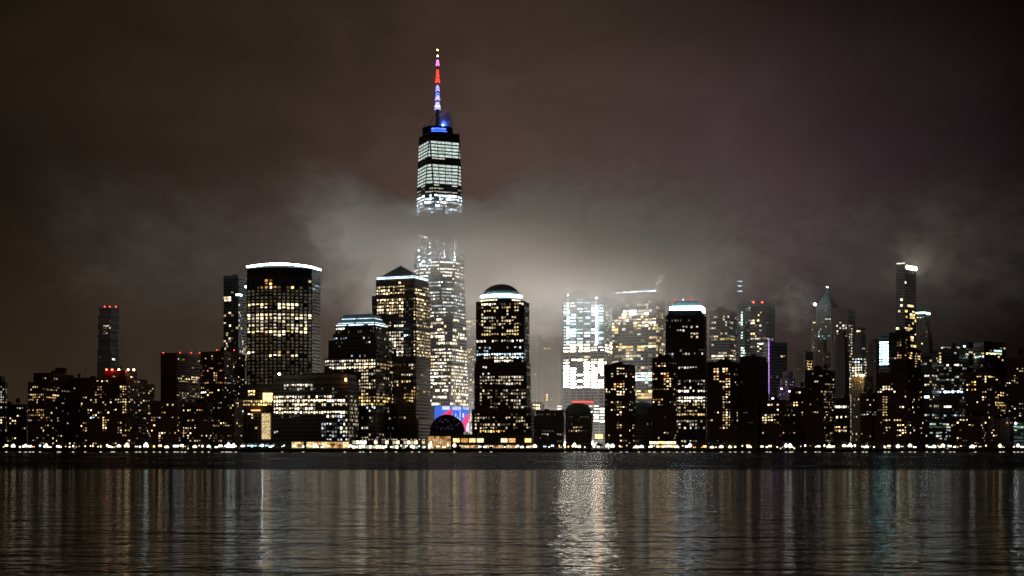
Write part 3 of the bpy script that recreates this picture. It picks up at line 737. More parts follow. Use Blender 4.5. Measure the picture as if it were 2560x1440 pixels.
for dx in (-1.2, 1.2): b.tube((X(212, 1752)+dx, 1755, Z(946, 1752)), (X(212, 1752)+dx*.7, 1755, Z(916, 1752)), .12, .1, 'black_metal', 5)
for k in range(6): b.tube((X(212, 1752)-1.2, 1755, Z(944-k*5, 1752)), (X(212, 1752)+1.2, 1755, Z(941-k*5, 1752)), .08, .08, 'black_metal', 4)
b.build('lattice_mast', r_)
r_, _, pl = T('apartment_building', 'big brick block with five red lights on its raised roof', [(206, 318, 386, 955), (216, 315, 368, 944, 2), (258, 312, 342, 928, 6)], 1694, 24, 28, 'resr',
  [(300, 325, 966, 995, .75, 'Y2,O2,W2,Y3'), (288, 325, 1000, 1006, .9, 'Y3,W2'), (238, 256, 955, 1000, .5, 'W2,O2,Y2'), (226, 236, 1040, 1050, .9, 'C3'), (208, 220, 1050, 1080, .7, 'Y2,O2'), (256, 268, 1040, 1075, .7, 'Y3,Y2'), (310, 332, 1060, 1080, .6, 'Y3,Y2')], (0.14, RES), 105, 0)
for px in (268, 282, 299, 322, 336): red_light(r_, (X(px, 1706), 1703, Z(928, 1706)), 'O5' if px > 290 else 'R5', 1.0)
r_, _, _ = T('apartment_tower', 'blank-sided tall slab with four tiny red roof lights', [(402, 441, 500, 884)], 1800, 28, 26, sty('res', wall='brick_red'), [(402, 441, 860, 1100, 0, 'W1'), (424, 431, 951, 957, 1, 'M3'), (420, 500, 940, 958, .6, 'W2,Y2,W3'), (420, 465, 980, 1000, .65, 'W2,N2'), (465, 500, 985, 995, .9, 'W2,Y2')], (0.07, RES), 106, 1)
for px in (404, 446, 474, 495): red_light(r_, (X(px, 1806), 1815, Z(884, 1806)), 'R4', .5)
r_, _, _ = T('apartment_tower', 'tall dark slab with two red roof lights in front of the dark glass tower', [(501, 560, 612, 880)], 1790, 22, 26, 'res', [(500, 560, 915, 960, .4, 'W2,O2,Y2,O1'), (508, 540, 952, 960, .95, 'Y3,W3'), (500, 516, 978, 986, 1, 'N4'), (555, 600, 953, 960, .6, 'W2,C2')], (0.09, RES), 107, 2)
for px in (541, 584): red_light(r_, (X(px, 1796), 1800, Z(878, 1796)), 'R4', .5)
T('apartment_building', 'mid-height brick block below the blank-sided slab', [(376, 442, 474, 1004)], 1698, 18, 24, 'resr', [(376, 430, 1030, 1036, .8, 'Y2,W2'), (376, 445, 1044, 1050, .7, 'O2,Y2,C2')], (0.12, RES), 108, 2)
T('apartment_building', 'brick block with bright yellow upper rooms under the two slabs', [(450, 520, 546, 1008)], 1712, 18, 24, 'res', [(456, 478, 1022, 1030, .9, 'Y3'), (486, 516, 1022, 1036, .6, 'O2,Y2,W2'), (458, 480, 1066, 1085, .8, 'W3,O2')], (0.12, RES), 109, 2)
T('apartment_building', 'dim brick block left of the yellow-lit podium', [(532, 586, 606, 1000)], 1724, 20, 24, 'res', [], (0.10, RES), 110, 2)
# podium under the curved tower
r_, fc_, pl_ = T('podium_building', 'low podium with an orange-lit glass room and a yellow window row', [(601, 681, 686, 964)], 1790, 6, 40, sty('wfc', bay=3.0), [(620, 638, 978, 990, 1, 'Y3'), (600, 682, 1003, 1014, .98, 'Y3,Y2'), (600, 656, 990, 1000, .3, 'O1')], (0, 'W1'), 111, 1, base_py=1016)
for i in range(6):
    for j in range(4):
        b = MB(); a = 657.5 + i*4; c = 982.5 + j*4.8; b.quad(P(a, c+4.4, 1788.6), P(a+3.6, c+4.4, 1788.6), P(a+3.6, c, 1788.6), P(a, c, 1788.6), 'O3' if (i*j) % 3 else 'Y3'); b.build('window', r_)
r_, fc_, pl_ = T('office_block', 'dark block with a tall pale-lit stair hall below the podium', [(601, 680, 684, 1016)], 1788, 6, 40, sty('wfc', bay=4.2), [(622, 634, 1030, 1052, .8, 'W3'), (600, 620, 1024, 1034, .7, 'C3')], (.06, 'W2,O2'), 112, 0)
for j in range(3):
    for i in range(4):
        b = MB(); a = 654.5 + i*5.4; c = 1034 + j*21.5; b.quad(P(a, c+20.6, 1786.6), P(a+5, c+20.6, 1786.6), P(a+5, c, 1786.6), P(a, c, 1786.6), 'Y2' if i % 2 else 'W2'); b.build('stair_window', r_)
b = MB(); b.box((X(640, 1786), 1785, Z(1026, 1786)), (11, 1.2, 1.2), 'O3'); b.build('canopy_light', r_)
# long low office by the water
r_, fc_, pl_ = T('office_block', 'long low office block with rows of square white windows and a flat dark roof', [(683, 870, 896, 952), (688, 868, 890, 937, 3)], 1728, 16, 44, sty('wfc', bay=3.34, fh=4.6, ww=.7, wh=.6, run=2),
  [(712, 784, 957, 967, .92, 'W3,N2'), (700, 835, 967, 978, .45, 'N1,N2'), (684, 838, 986, 996, .95, 'N3,W3,N2'), (684, 862, 996, 1006, .99, 'N3,W3'), (684, 792, 1006, 1016, .9, 'W3,N2'), (684, 792, 1016, 1025, .95, 'W2,N3'), (684, 862, 1025, 1034, .99, 'W3,N3'), (700, 746, 1036, 1044, .85, 'N1'),
   (800, 865, 1004, 1012, .9, 'W2'), (800, 865, 1040, 1100, .72, 'C2,N2,C1,N3'), (866, 900, 990, 1100, .5, 'N2,W2'), (684, 800, 1044, 1100, .03, 'N2')], (.04, 'N1'), 113, 2)
b = MB(); b.lathe((X(698, 1722), 1722, Z(935, 1722)), [(.05, -1.3), (1.6, 0), (.05, 1.3)], 'G6', 8); b.build('flood_light', r_)
b = MB(); b.box((X(864, 1722), 1723.5, Z(949, 1722)), (1.8, 1.4, 3.2), 'O4'); b.build('sign_light', r_)
# ------------------------------------------------------------------ hazy mid-distance blocks in the centre
T('office_tower', 'faint brownish tower glimpsed between the tallest tower and the domed tower', [(1160, 1190, 1200, 795)], 2330, 10, 30, 'off', [(1164, 1185, 800, 808, 1, 'Y3')], (.3, 'Y2,W2'), 120, 0)
T('office_tower', 'misty grey tower at the right shoulder of the domed tower', [(1318, 1344, 1352, 838)], 2290, 10, 30, 'stone', [(1325, 1352, 1010, 1030, .8, 'O3')], (.04, 'W2'), 121, 0)
T('office_tower', 'dim green-grey tower with a few yellow rooms, left of the brightest glass tower', [(1353, 1400, 1408, 850)], 2240, 8, 30, sty('stone', bay=3.4), [(1355, 1402, 852, 858, .8, 'Y3'), (1356, 1376, 868, 872, .8, 'Y3'), (1366, 1370, 985, 1000, 1, 'O3')], (.02, 'Y2'), 122, 1)
T('office_block', 'grey block with lit storeys showing left of the dome-roofed pavilion', [(1318, 1352, 1360, 1006)], 1960, 10, 30, 'wfc', [(1330, 1354, 1010, 1024, .9, 'O3,W3')], (.2, 'W1'), 123, 0)
# waterfront pavilions
r_, _, _ = T('office_block', 'low dark block with two pairs of bright blue windows', [(1335, 1410, 1416, 1040), (1340, 1408, 1413, 1028, 2)], 1716, 6, 30, sty('wfc', bay=2.9, fh=4.0, ww=.5, wh=.45), [(1358, 1363, 1062, 1078, 1, 'B4,T4'), (1382, 1388, 1062, 1078, 1, 'B4,T4'), (1335, 1412, 1086, 1094, .7, 'N2')], (.14, 'N1,W1'), 124, 1)
def domed_pavilion(x0, x1, ydome, ybase, label, zones, seed):
    Y = 1712
    r_, _, pl = T('domed_pavilion', label, [(x0, x1, x1 + 3, ybase)], Y, 6, 34, sty('wfc', bay=2.9, fh=4.0, ww=.5, wh=.45), zones, (.06, 'N1,W1'), seed, 0, parapet=False)
    z = pl[0][2]; rad = (X(x1, Y) - X(x0, Y))/2; c = (X((x0+x1)/2, Y), Y + rad + 1.5, z); h = Z(ydome, Y) - z
    b = MB(); b.lathe(c, [(rad*.99, 0), (rad*.97, h*.25)] + [(rad*.97*math.cos(t*math.pi/20), h*.25 + h*.75*math.sin(t*math.pi/20)) for t in range(1, 11)], 'copper_green', 36); b.build('dome', r_)
    b = MB()
    for k in range(24):
        t = 2*math.pi*k/24
        for a in range(5):
            t0, t1 = a*math.pi/2/5.2, (a+1)*math.pi/2/5.2
            b.tube((c[0]+rad*.985*math.cos(t0)*math.cos(t), c[1]+rad*.985*math.cos(t0)*math.sin(t), c[2]+h*.25+h*.76*math.sin(t0)), (c[0]+rad*.985*math.cos(t1)*math.cos(t), c[1]+rad*.985*math.cos(t1)*math.sin(t), c[2]+h*.25+h*.76*math.sin(t1)), .14, .14, 'black_metal', 4)
    b.build('dome_ribs', r_, kind='stuff')
domed_pavilion(1414, 1480, 1006, 1034, 'round-domed low pavilion in front of the brightest glass tower', [(1420, 1475, 1038, 1044, .85, 'N1,N2'), (1420, 1455, 1062, 1078, .85, 'Y2,W2,O2'), (1414, 1485, 1078, 1086, .7, 'N2')], 125)
domed_pavilion(1580, 1640, 1003, 1036, 'round-domed low pavilion between two brick apartment towers', [(1586, 1604, 1036, 1042, .8, 'N2'), (1600, 1632, 1054, 1068, .6, 'N2,C2')], 126)
# brick apartment towers on the front row
r_, _, _ = T('apartment_tower', 'brick apartment tower with notched roof in front of the construction tower', [(1512, 1570, 1588, 913)], 1694, 20, 26, sty('resr', bay=3.6), [(1536, 1560, 915, 926, .9, 'W3,Y3'), (1535, 1562, 960, 992, .65, 'W3,O3,W2'), (1540, 1556, 1015, 1042, .8, 'W3,O2')], (0.12, RES), 127, 1)
b = MB(); b.box((X(1547, 1700), 1704, (Z(913, 1700)+Z(905, 1700))/2), (8, 8, Z(905, 1700)-Z(913, 1700)), 'brick_red'); b.build('roof_tower', r_)
r_, _, _ = T('apartment_tower', 'brick apartment tower left of the white-banded pyramid tower, with orange-lit rooms', [(1630, 1680, 1692, 896)], 1692, 18, 26, sty('resr', bay=3.5), [(1656, 1680, 930, 975, .7, 'O3,W3,Y2'), (1640, 1668, 908, 916, .7, 'Y3,W2'), (1675, 1690, 895, 912, .7, 'O3,O2'), (1630, 1680, 995, 1000, .6, 'O2')], (0.14, RES), 128, 1)
b = MB(); b.box((X(1660, 1700), 1704, (Z(896, 1700)+Z(888, 1700))/2), (13, 8, Z(888, 1700)-Z(896, 1700)), 'brick_red'); b.build('roof_tower', r_)
r_, _, _ = T('apartment_tower', 'brick apartment tower with a column of orange rooms, right of the white-banded tower', [(1768, 1828, 1846, 906)], 1698, 18, 26, sty('res', bay=3.4), [(1784, 1798, 920, 952, .65, 'O3,W3'), (1803, 1823, 918, 930, .8, 'W3,O3'), (1806, 1826, 945, 1072, .55, 'W2,Y2,O2,N2,W3')], (0.06, RES), 129, 2)
T('apartment_tower', 'almost unlit dark apartment slab beside the purple-lined tower', [(1845, 1895, 1921, 904), (1850, 1893, 1916, 893, 3)], 1706, 24, 26, 'res', [], (.025, 'W1,N1'), 130, 2)
T('office_tower', 'rounded office tower with a small roof knob and curving lit floors', [(1773, 1824, 1842, 779)], 2110, 20, 32, 'off', [(1782, 1812, 790, 796, .8, 'N2,W2'), (1778, 1790, 828, 834, 1, 'Y3'), (1778, 1836, 842, 850, .9, 'Y2,W3,Y2', 1), (1776, 1838, 888, 896, .96, 'W3,Y2'), (1808, 1816, 795, 815, .8, 'N2')], (.16, 'N2,W2,N1'), 131, 0)
b = MB(); Yk = 2125; b.lathe((X(1803, Yk), Yk + 6, Z(779, Yk)), [(11, -1), (11, 2), (6, 4), (6, 7), (1, 8)], 'steel_grey', 16); b.build('roof_knob', r_ if False else bpy.data.objects[[o.name for o in bpy.data.objects if o.get('label', '').startswith('rounded office tower')][0]])
r_, _, _ = T('skyscraper', 'hazy thin tower edge marked by a column of small greenish lights', [(1842, 1862, 1876, 745)], 2300, 30, 30, sty('off', run=1), [(1851, 1858, 770, 850, .75, 'G3,C2'), (1851, 1860, 870, 905, .7, 'G3')], (.05, 'G2,C2'), 132, 0)
b = MB()
for dx in (-3, 3): b.tube((X(1850, 2310)+dx, 2312, Z(745, 2310)), (X(1850, 2310)+dx*.5, 2312, Z(702, 2310)), .5, .4, 'steel_grey', 5)
for y in (703, 715, 728): b.box((X(1850, 2310), 2310, Z(y, 2310)), (7, .6, .8), 'C3')
b.build('lattice_mast', r_)
r_, _, _ = T('skyscraper', 'hazy dark tower with two red lights on top, right of the greenish column', [(1876, 1915, 1937, 758)], 2260, 24, 32, 'off', [(1890, 1906, 780, 830, .35, 'Y3,W3'), (1872, 1886, 795, 840, .5, 'N3,Y3'), (1895, 1912, 850, 880, .45, 'W3,N3')], (.07, 'Y2,N2'), 133, 1)
for px in (1884, 1906): red_light(r_, (X(px, 2270), 2272, Z(758, 2270)), 'R5', .8)
# tower with the purple edge line
r_, _, _ = T('office_tower', 'dark office tower with one thin purple light line down its corner', [(1908, 1924, 1968, 858)], 1990, 66, 36, 'off', [(1950, 1962, 890, 896, .9, 'Y2')], (.04, 'N1,W1'), 134, 1)
for k in range(13):
    b = MB(); b.box((X(1922, 1986), 1986, Z(852 + k*10.6, 1986)), (.6, .6, 5.2), 'P3'); b.build('edge_light', r_)
r_, _, pl = T('stepped_building', 'stepped building washed in purple light beside the purple-lined tower', [(1944, 1972, 1992, 965), (1950, 1972, 1988, 945, 3), (1957, 1972, 1982, 930, 6)], 1930, 30, 30, 'stone', [(1958, 1980, 930, 936, .8, 'N3'), (1945, 1985, 940, 965, .4, 'V3,N2')], (.1, 'V2'), 135, 0)
b = MB(); b.lathe((X(1932, 1900), 1900, Z(996, 1900)), [(.05, -.8), (1.3, 0), (.05, .8)], 'P6', 8); b.build('flood_light', r_)
for px, py in ((1954, 972), (1974, 978)):
    b = MB(); b.lathe((X(px, 1912), 1912, Z(py, 1912)), [(.05, -.8), (1.2, 0), (.05, .8)], 'P6', 8); b.build('flood_light', r_)
# right-hand front row
T('apartment_building', 'wide brick block with pairs of lit rooms below the purple line', [(1903, 1956, 1992, 1003)], 1694, 24, 26, 'resr', [(1903, 1950, 1005, 1014, .7, 'W3,Y3,O3'), (1903, 1950, 1034, 1060, .55, RES)], (0.12, RES), 136, 2)
T('apartment_building', 'lower brick block left of the black-fronted tower', [(1975, 2010, 2030, 972)], 1712, 24, 24, 'res', [(1980, 1998, 1005, 1014, .8, 'W3,Y3')], (0.09, RES), 137, 1)
r_, _, _ = T('apartment_tower', 'black-fronted apartment tower with a speckled side and a domed roof tank', [(2012, 2058, 2087, 927)], 1690, 28, 28, sty('res', bay=2.8), [(2058, 2090, 960, 1030, .5, 'Y2,W2,O2,N2'), (2058, 2082, 1030, 1110, .35, RES)], (0.06, RES), 138, 1)
b = MB(); b.lathe((X(2046, 1700), 1706, Z(927, 1700)), [(5, 0), (5, 4), (3.6, 6), (.1, 7)], 'roofing', 14); b.build('roof_tank', r_)
T('office_block', 'small office block with two window rows in front of the tan tower', [(2084, 2118, 2126, 998)], 1745, 10, 26, sty('wfc', bay=2.6), [(2084, 2124, 1013, 1020, .9, 'N3,W2'), (2084, 2120, 1040, 1048, .9, 'W3'), (2084, 2102, 1068, 1080, .9, 'Y3,Y4'), (2100, 2120, 1064, 1080, .6, 'W2')], (.05, 'W1'), 139, 1)
r_, _, _ = T('apartment_tower', 'large apartment tower stepping up to a black roof block, in front of the slant-topped tower', [(2186, 2268, 2320, 1040), (2192, 2268, 2310, 930, 2), (2228, 2268, 2302, 872, 4), (2240, 2262, 2276, 828, 8)], 1688, 30, 34, sty('resr', bay=3.2),
  [(2228, 2300, 872, 905, .45, 'O2,Y2,W3,Y3'), (2258, 2290, 872, 905, .6, 'O3,Y3'), (2290, 2302, 872, 900, .9, 'Y3,O3'), (2192, 2240, 962, 984, .55, 'W3,N2'), (2207, 2217, 990, 1054, .9, 'Y2,W2,O2'), (2205, 2260, 1036, 1054, .4, 'Y2,W2'), (2240, 2270, 1058, 1095, .45, 'Y3,W3,Y2')], (0.09, RES), 140, 1)
T('apartment_tower', 'broad brick tower with orange rooms on its right side, below the yellow-banded block', [(2414, 2468, 2516, 930), (2440, 2468, 2512, 920, 3)], 1700, 32, 30, sty('resr', bay=3.2), [(2486, 2512, 978, 1030, .6, 'O3,Y2,O2,Y3'), (2416, 2440, 950, 965, .7, 'O3,Y2'), (2460, 2480, 935, 945, .8, 'Y3')], (0.14, RES), 141, 2)
T('apartment_building', 'low brick block by the right end of the promenade with twin-lit rooms', [(2376, 2450, 2480, 1042)], 1688, 22, 24, 'resr', [(2390, 2436, 1050, 1062, .6, 'W3,Y2')], (0.09, RES), 142, 2)
T('apartment_building', 'long low dark block under the broad brick tower', [(2440, 2522, 2536, 1048)], 1706, 16, 24, 'res', [(2518, 2530, 1050, 1062, 1, 'O3'), (2474, 2496, 1064, 1092, .5, 'O3,Y2')], (0.05, RES), 143, 2)
r_, _, _ = T('terraced_building', 'low greenish lit building with rounded terraces near the water', [(2316, 2356, 2366, 1048)], 1760, 14, 24, sty('off', fh=3.6), [(2316, 2366, 1048, 1085, .55, 'G1,G2'), (2316, 2366, 1085, 1100, .6, 'N2')], (.3, 'G1'), 144, 0)
r_, _, _ = T('office_block', 'low block at the right picture edge with a glaring white light and pale green floors', [(2534, 2600, 2620, 1058)], 1700, 12, 24, 'off', [(2534, 2600, 1066, 1084, .8, 'G2,C2')], (.2, 'C1'), 145, 1)
b = MB(); b.lathe((X(2539, 1692), 1692, Z(1058, 1692)), [(.05, -1), (1.0, 0), (.05, 1)], 'C6', 8); b.build('flood_light', r_)
# right-hand background
T('office_tower', 'short tower outlined by a comb of small lights along its roof and bright yellow rooms', [(1988, 2014, 2032, 878)], 2060, 26, 30, sty('stone', bay=2.4), [(1988, 2032, 879, 884, 1, 'O3'), (1988, 2030, 899, 902, 1, 'N2'), (2016, 2034, 900, 925, .8, 'Y3,Y4')], (.10, 'N1,W1'), 146, 0, parapet=False)
r_, _, pl = T('skyscraper', 'old skyscraper with a tall pointed roof and a white floodlight at its left shoulder', [(2028, 2080, 2104, 800), (2040, 2078, 2096, 762, 3)], 2380, 22, 34, 'stone', [(2055, 2076, 796, 800, .8, 'N3'), (2044, 2085, 838, 848, .55, 'T2,C3'), (2028, 2040, 775, 870, .3, 'Y2,W3')], (.07, 'N2,W2,C2'), 147, 0, parapet=False)
pp = pl[-1][0]; zt = pl[-1][2]; c = sum(pp, Vector((0,0,0)))/4; b = MB(); b.prism(inset(pp, 1), zt, Z(738, 2380), 'copper_green', inset(pp, 14)); q = inset(pp, 14)
for i in range(4): b.tri((q[i].x, q[i].y, Z(738, 2380)), (q[(i+1) % 4].x, q[(i+1) % 4].y, Z(738, 2380)), (c.x, c.y, Z(718, 2380)), 'copper_green')
b.build('pyramid_roof', r_); b = MB(); b.tube((c.x, c.y, Z(720, 2380)), (c.x, c.y, Z(714, 2380)), .5, .2, 'steel_grey', 6); b.lathe((c.x, c.y, Z(714, 2380)), [(.05, -1), (1, 0), (.05, 1)], 'C5', 8); b.build('finial', r_)
b = MB(); b.lathe((X(2037, 2372), 2370, Z(761, 2372)), [(.05, -2.0), (2.6, 0), (.05, 2.0)], 'C6', 8); b.build('flood_light', r_)
T('skyscraper', 'flat-topped dark tower with bright window columns in an arch, right of the pointed skyscraper', [(2082, 2120, 2138, 772)], 2330, 24, 32, sty('stone', bay=4.6, fh=4.4, ww=.5), [(2098, 2108, 804, 812, 1, 'N3'), (2090, 2127, 812, 900, .72, 'W3,N3,N2'), (2112, 2130, 812, 1100, .8, 'N3,W3')], (.04, 'N1'), 148, 1)
T('stepped_tower', 'slender dark stepped tower standing in front of the flat-topped dark tower', [(2086, 2112, 2122, 880), (2090, 2110, 2118, 840, 2), (2096, 2109, 2113, 828, 4)], 2010, 22, 24, sty('stone', wall='granite'), [], (.012, 'W1'), 149, 0)
T('stepped_tower', 'dark pointed tower in front of the pyramid-roofed skyscraper', [(2034, 2062, 2076, 880), (2042, 2058, 2066, 850, 3)], 2200, 26, 24, sty('stone', wall='granite'), [(2060, 2076, 888, 896, .8, 'W3')], (.05, 'N2'), 150, 0)
T('office_tower', 'white-windowed tower behind the tan block with a regular grid of lights', [(2128, 2158, 2176, 888)], 2230, 26, 32, sty('stone', bay=4.2, fh=4.2, ww=.55), [(2130, 2176, 888, 945, .85, 'N3,W3,C3')], (.3, 'N2'), 151, 0)
T('office_tower', 'faint misty tower behind the white-windowed tower', [(2136, 2152, 2164, 820)], 2420, 26, 30, 'off', [(2142, 2150, 826, 832, .9, 'W3')], (.06, 'N2'), 152, 0)
r_, _, _ = T('office_tower', 'tan stone block with a glaring yellow-white lamp on its roof', [(2128, 2160, 2182, 942)], 1900, 26, 30, sty('stone', wall='stone_tan'), [], (.14, 'Y2,N2,W2'), 153, 0)
for px in (2141, 2151, 2158):
    b = MB(); b.lathe((X(px, 1895), 1895, Z(938, 1895)), [(.05, -1.1), (1.5, 0), (.05, 1.1)], 'Y5', 8); b.build('roof_lamp', r_)
T('stepped_tower', 'dark round-shouldered tower left of the teal-lit strip', [(2166, 2190, 2206, 875), (2172, 2190, 2200, 858, 3), (2178, 2189, 2194, 848, 5)], 2060, 28, 26, sty('stone', wall='granite'), [(2185, 2200, 896, 904, .7, 'N2')], (.06, 'N2,W1'), 154, 0)
r_, _, _ = T('office_tower', 'dark tower with a glowing teal strip of floors on its left edge', [(2198, 2222, 2246, 832)], 1960, 30, 30, sty('off', fh=4.0, bay=5.0), [(2198, 2221, 855, 912, 1, 'T4,T5,T4')], (.02, 'C1'), 155, 0)
r_, _, pl = T('skyscraper', 'tall slender tower with a slanting lit roof edge fading into the mist', [(2240, 2262, 2290, 664)], 2170, 34, 30, sty('glass', bay=3.6, fh=4.2, run=2), [(2262, 2292, 755, 790, .45, 'Y3,W3', .6), (2262, 2292, 790, 870, .5, 'Y3,O3,W3', .7), (2240, 2256, 745, 860, .3, 'W3,Y2', .5), (2255, 2266, 706, 712, 1, 'N3')], (.01, 'W1'), 156, 0, parapet=False)
pp = pl[0][0]; b = MB(); L_, C_, R_, B_ = pp; zt = pl[0][2]
b.hexa([tuple(Vector((p.x, p.y, zt))) for p in (L_, C_, R_, B_)], [(L_.x, L_.y, Z(655, 2170)), (C_.x, C_.y, Z(659, 2170)), (R_.x, R_.y, Z(663, 2170)), (B_.x, B_.y, Z(659, 2170))], 'steel_grey'); b.build('slanted_roof', r_)
b = MB(); e = R_ - C_; nrm = Vector((e.y, -e.x, 0)).normalized(); b.strip(C_ + e*.15, R_, nrm, Z(671, 2170), Z(663, 2170), .3, .9, 'N5'); b.build('crown_light', r_)
b = MB(); b.strip(L_ + (C_-L_)*.1, C_, Vector(((C_-L_).y, -(C_-L_).x, 0)).normalized(), Z(658.5, 2170), Z(657, 2170), .3, .7, 'N3'); b.build('crown_light', r_)
r_, _, pl = T('office_tower', 'misty tower with a dashed teal line across its top, right of the slant-topped tower', [(2284, 2312, 2324, 778)], 2380, 20, 30, sty('stone', bay=4), [(2290, 2310, 792, 798, 1, 'W3')], (.05, 'W2,N2'), 157, 0, parapet=False)
band(r_, pl[0][0], Z(783, 2380), Z(781, 2380), 'T5', [0, 1], .3, 1.0)
T('stepped_tower', 'dark bullet-topped tower between the large apartment tower and the grey banded block', [(2298, 2322, 2332, 850), (2301, 2322, 2329, 832, 3), (2306, 2320, 2325, 820, 5)], 2240, 22, 26, sty('stone', wall='granite'), [(2304, 2316, 856, 862, .9, 'Y3'), (2314, 2320, 815, 860, .6, 'W2')], (.03, 'W1'), 158, 0)
T('office_block', 'grey office block with slit window bands beside the large apartment tower', [(2298, 2330, 2348, 885)], 1960, 24, 32, sty('off', bay=3.6), [(2300, 2324, 990, 996, 1, 'C4'), (2300, 2312, 898, 902, 1, 'Y3')], (.25, 'N2,W2,Y2,N1'), 159, 1)
r_, _, _ = T('office_tower', 'grey tower with one bright peach stair strip and scattered white floors', [(2334, 2398, 2422, 872), (2352, 2390, 2408, 865, 3)], 1990, 24, 34, sty('off', bay=3.4), [(2348, 2356, 883, 912, 1, 'W3,O3'), (2358, 2396, 908, 914, .8, 'N3'), (2358, 2406, 974, 982, .97, 'C3,C4'), (2360, 2380, 1015, 1020, 1, 'N3')], (.24, 'N2,C2,N1'), 160, 1)
T('office_tower', 'narrow dark tower with two white lights near its roof', [(2400, 2422, 2436, 856)], 2030, 26, 28, 'off', [(2404, 2412, 860, 868, 1, 'C3')], (.12, 'N2,W1'), 161, 1)
T('office_tower', 'flat-topped dark block with bright yellow-green floors and a teal line', [(2434, 2460, 2514, 857)], 1998, 60, 34, sty('off', bay=3.6), [(2486, 2514, 872, 878, .95, 'T3,C3'), (2434, 2460, 886, 898, .97, 'Y3,G3'), (2466, 2502, 880, 890, .9, 'Y3,G3'), (2460, 2480, 904, 912, .4, 'N3')], (.10, 'N2,Y2,N1'), 162, 2)
T('apartment_building', 'dark block beyond the broad brick tower with a few white rooms', [(2508, 2560, 2590, 896)], 1860, 22, 28, 'res', [(2525, 2545, 900, 960, .2, 'N2,Y2')], (.10, 'N2,W2,Y2,C2'), 163, 2)
T('apartment_building', 'dark tower cut by the right picture edge', [(2546, 2590, 2620, 872)], 1960, 24, 28, 'res', [], (.10, 'N2,W2,C2'), 164, 1)
T('apartment_building', 'low dark brick block left of the large apartment tower', [(2150, 2180, 2196, 985)], 1800, 24, 26, 'resr', [], (.12, 'W2,C2,Y2,N2'), 165, 1)

# ------------------------------------------------------------------ glass vault hall and low podiums at the quay
Yw = 1716
root = thing('glass_hall', 'barrel-vaulted dark glass hall with a warmly lit entrance beneath the screen', 'hall', (X(1098, Yw), Yw + 20, GZ - .2))
rad = (X(1159, Yw) - X(1075, Yw))/2; cxh = X(1117, Yw); zb_ = Z(1080, Yw); rz = Z(1037, Yw) - zb_
b = MB(); NA = 20
prof = [(cxh + rad*math.cos(math.pi*k/NA), zb_ + rz*math.sin(math.pi*k/NA)) for k in range(NA+1)]
for k in range(NA):
    (a, z0), (c, z1) = prof[k], prof[k+1]
    b.quad((a, Yw, z0), (a, Yw+45, z0), (c, Yw+45, z1), (c, Yw, z1), 'dark_glass')
i = len(b.v); b.v += [(a, Yw + .5, z) for a, z in prof]; b.f.append(tuple(range(i+NA, i-1, -1))); b.m.append(b.mi('dark_glass'))
b.build('vault', root)
b = MB(); b.hexa([(cxh-rad, Yw+.3, GZ-.3), (cxh+rad, Yw+.3, GZ-.3), (cxh+rad, Yw+44, GZ-.3), (cxh-rad, Yw+44, GZ-.3)], [(cxh-rad, Yw+.3, zb_+.1), (cxh+rad, Yw+.3, zb_+.1), (cxh+rad, Yw+44, zb_+.1), (cxh-rad, Yw+44, zb_+.1)], 'dark_glass'); b.build('wall', root)
for yy in (0, 11, 22, 33, 44.6):
    b = MB()
    for k in range(NA): b.tube((prof[k][0], Yw+yy, prof[k][1]+.15), (prof[k+1][0], Yw+yy, prof[k+1][1]+.15), .28, .28, 'steel_grey', 5)
    b.build('vault_rib', root)
b = MB()
for k in range(2, NA-1, 2): b.tube((prof[k][0], Yw, prof[k][1]+.1), (prof[k][0], Yw+45, prof[k][1]+.1), .14, .14, 'steel_grey', 4)
for k in range(-5, 6): b.tube((cxh+k*rad/6, Yw+.1, zb_), (cxh+k*rad/6, Yw+.1, zb_ + rz*math.sqrt(max(0, 1-(k/6)**2))), .12, .12, 'steel_grey', 4)
for k in range(1, 4): 
    h = rz*k/4; w = rad*math.sqrt(1-(k/4)**2); b.tube((cxh-w, Yw, zb_+h), (cxh+w, Yw, zb_+h), .12, .12, 'steel_grey', 4)
b.build('glazing_bars', root, kind='stuff')
rr = random.Random(8); b = MB()
for k in range(26):
    a = rr.uniform(-.75, .85); h = rr.uniform(.1, .8)
    if a*a + h*h > .8: continue
    x = cxh + a*rad; z = zb_ + h*rz; w = rr.uniform(.5, 1.5); b.quad((x, Yw-.12, z), (x+w, Yw-.12, z), (x+w, Yw-.12, z+.8), (x, Yw-.12, z+.8), rr.choice(['Va', 'V1', 'N1', 'P1', 'Va']))
b.build('hall_reflections', root, kind='stuff')  # glowing patches added in place of faint reflections on the dark vault
rr = random.Random(8)
for i in range(12):
    for j in range(5):
        a = 1071 + i*4.7; c = 1091 + j*6.3
        b = MB(); b.quad(P(a, c+5.8, Yw - 1.5), P(a+4.2, c+5.8, Yw - 1.5), P(a+4.2, c, Yw - 1.5), P(a, c, Yw - 1.5), rr.choice(['O2', 'W3', 'O2', 'Y2', 'Oa', 'Wb', 'W2'] if j else ['O2', 'Oa'])); b.build('window', root)
b = MB()
for i in range(13): b.box((X(1070.6 + i*4.7, Yw - 1.5), Yw - 1.9, (Z(1090, Yw)+GZ)/2), (.35, .8, Z(1090, Yw)-GZ), 'steel_grey')
b.box((X(1099, Yw), Yw - .8, Z(1089, Yw)), (X(1130, Yw) - X(1068, Yw), 2.6, 1.2), 'steel_grey'); b.build('entrance_frame', root)

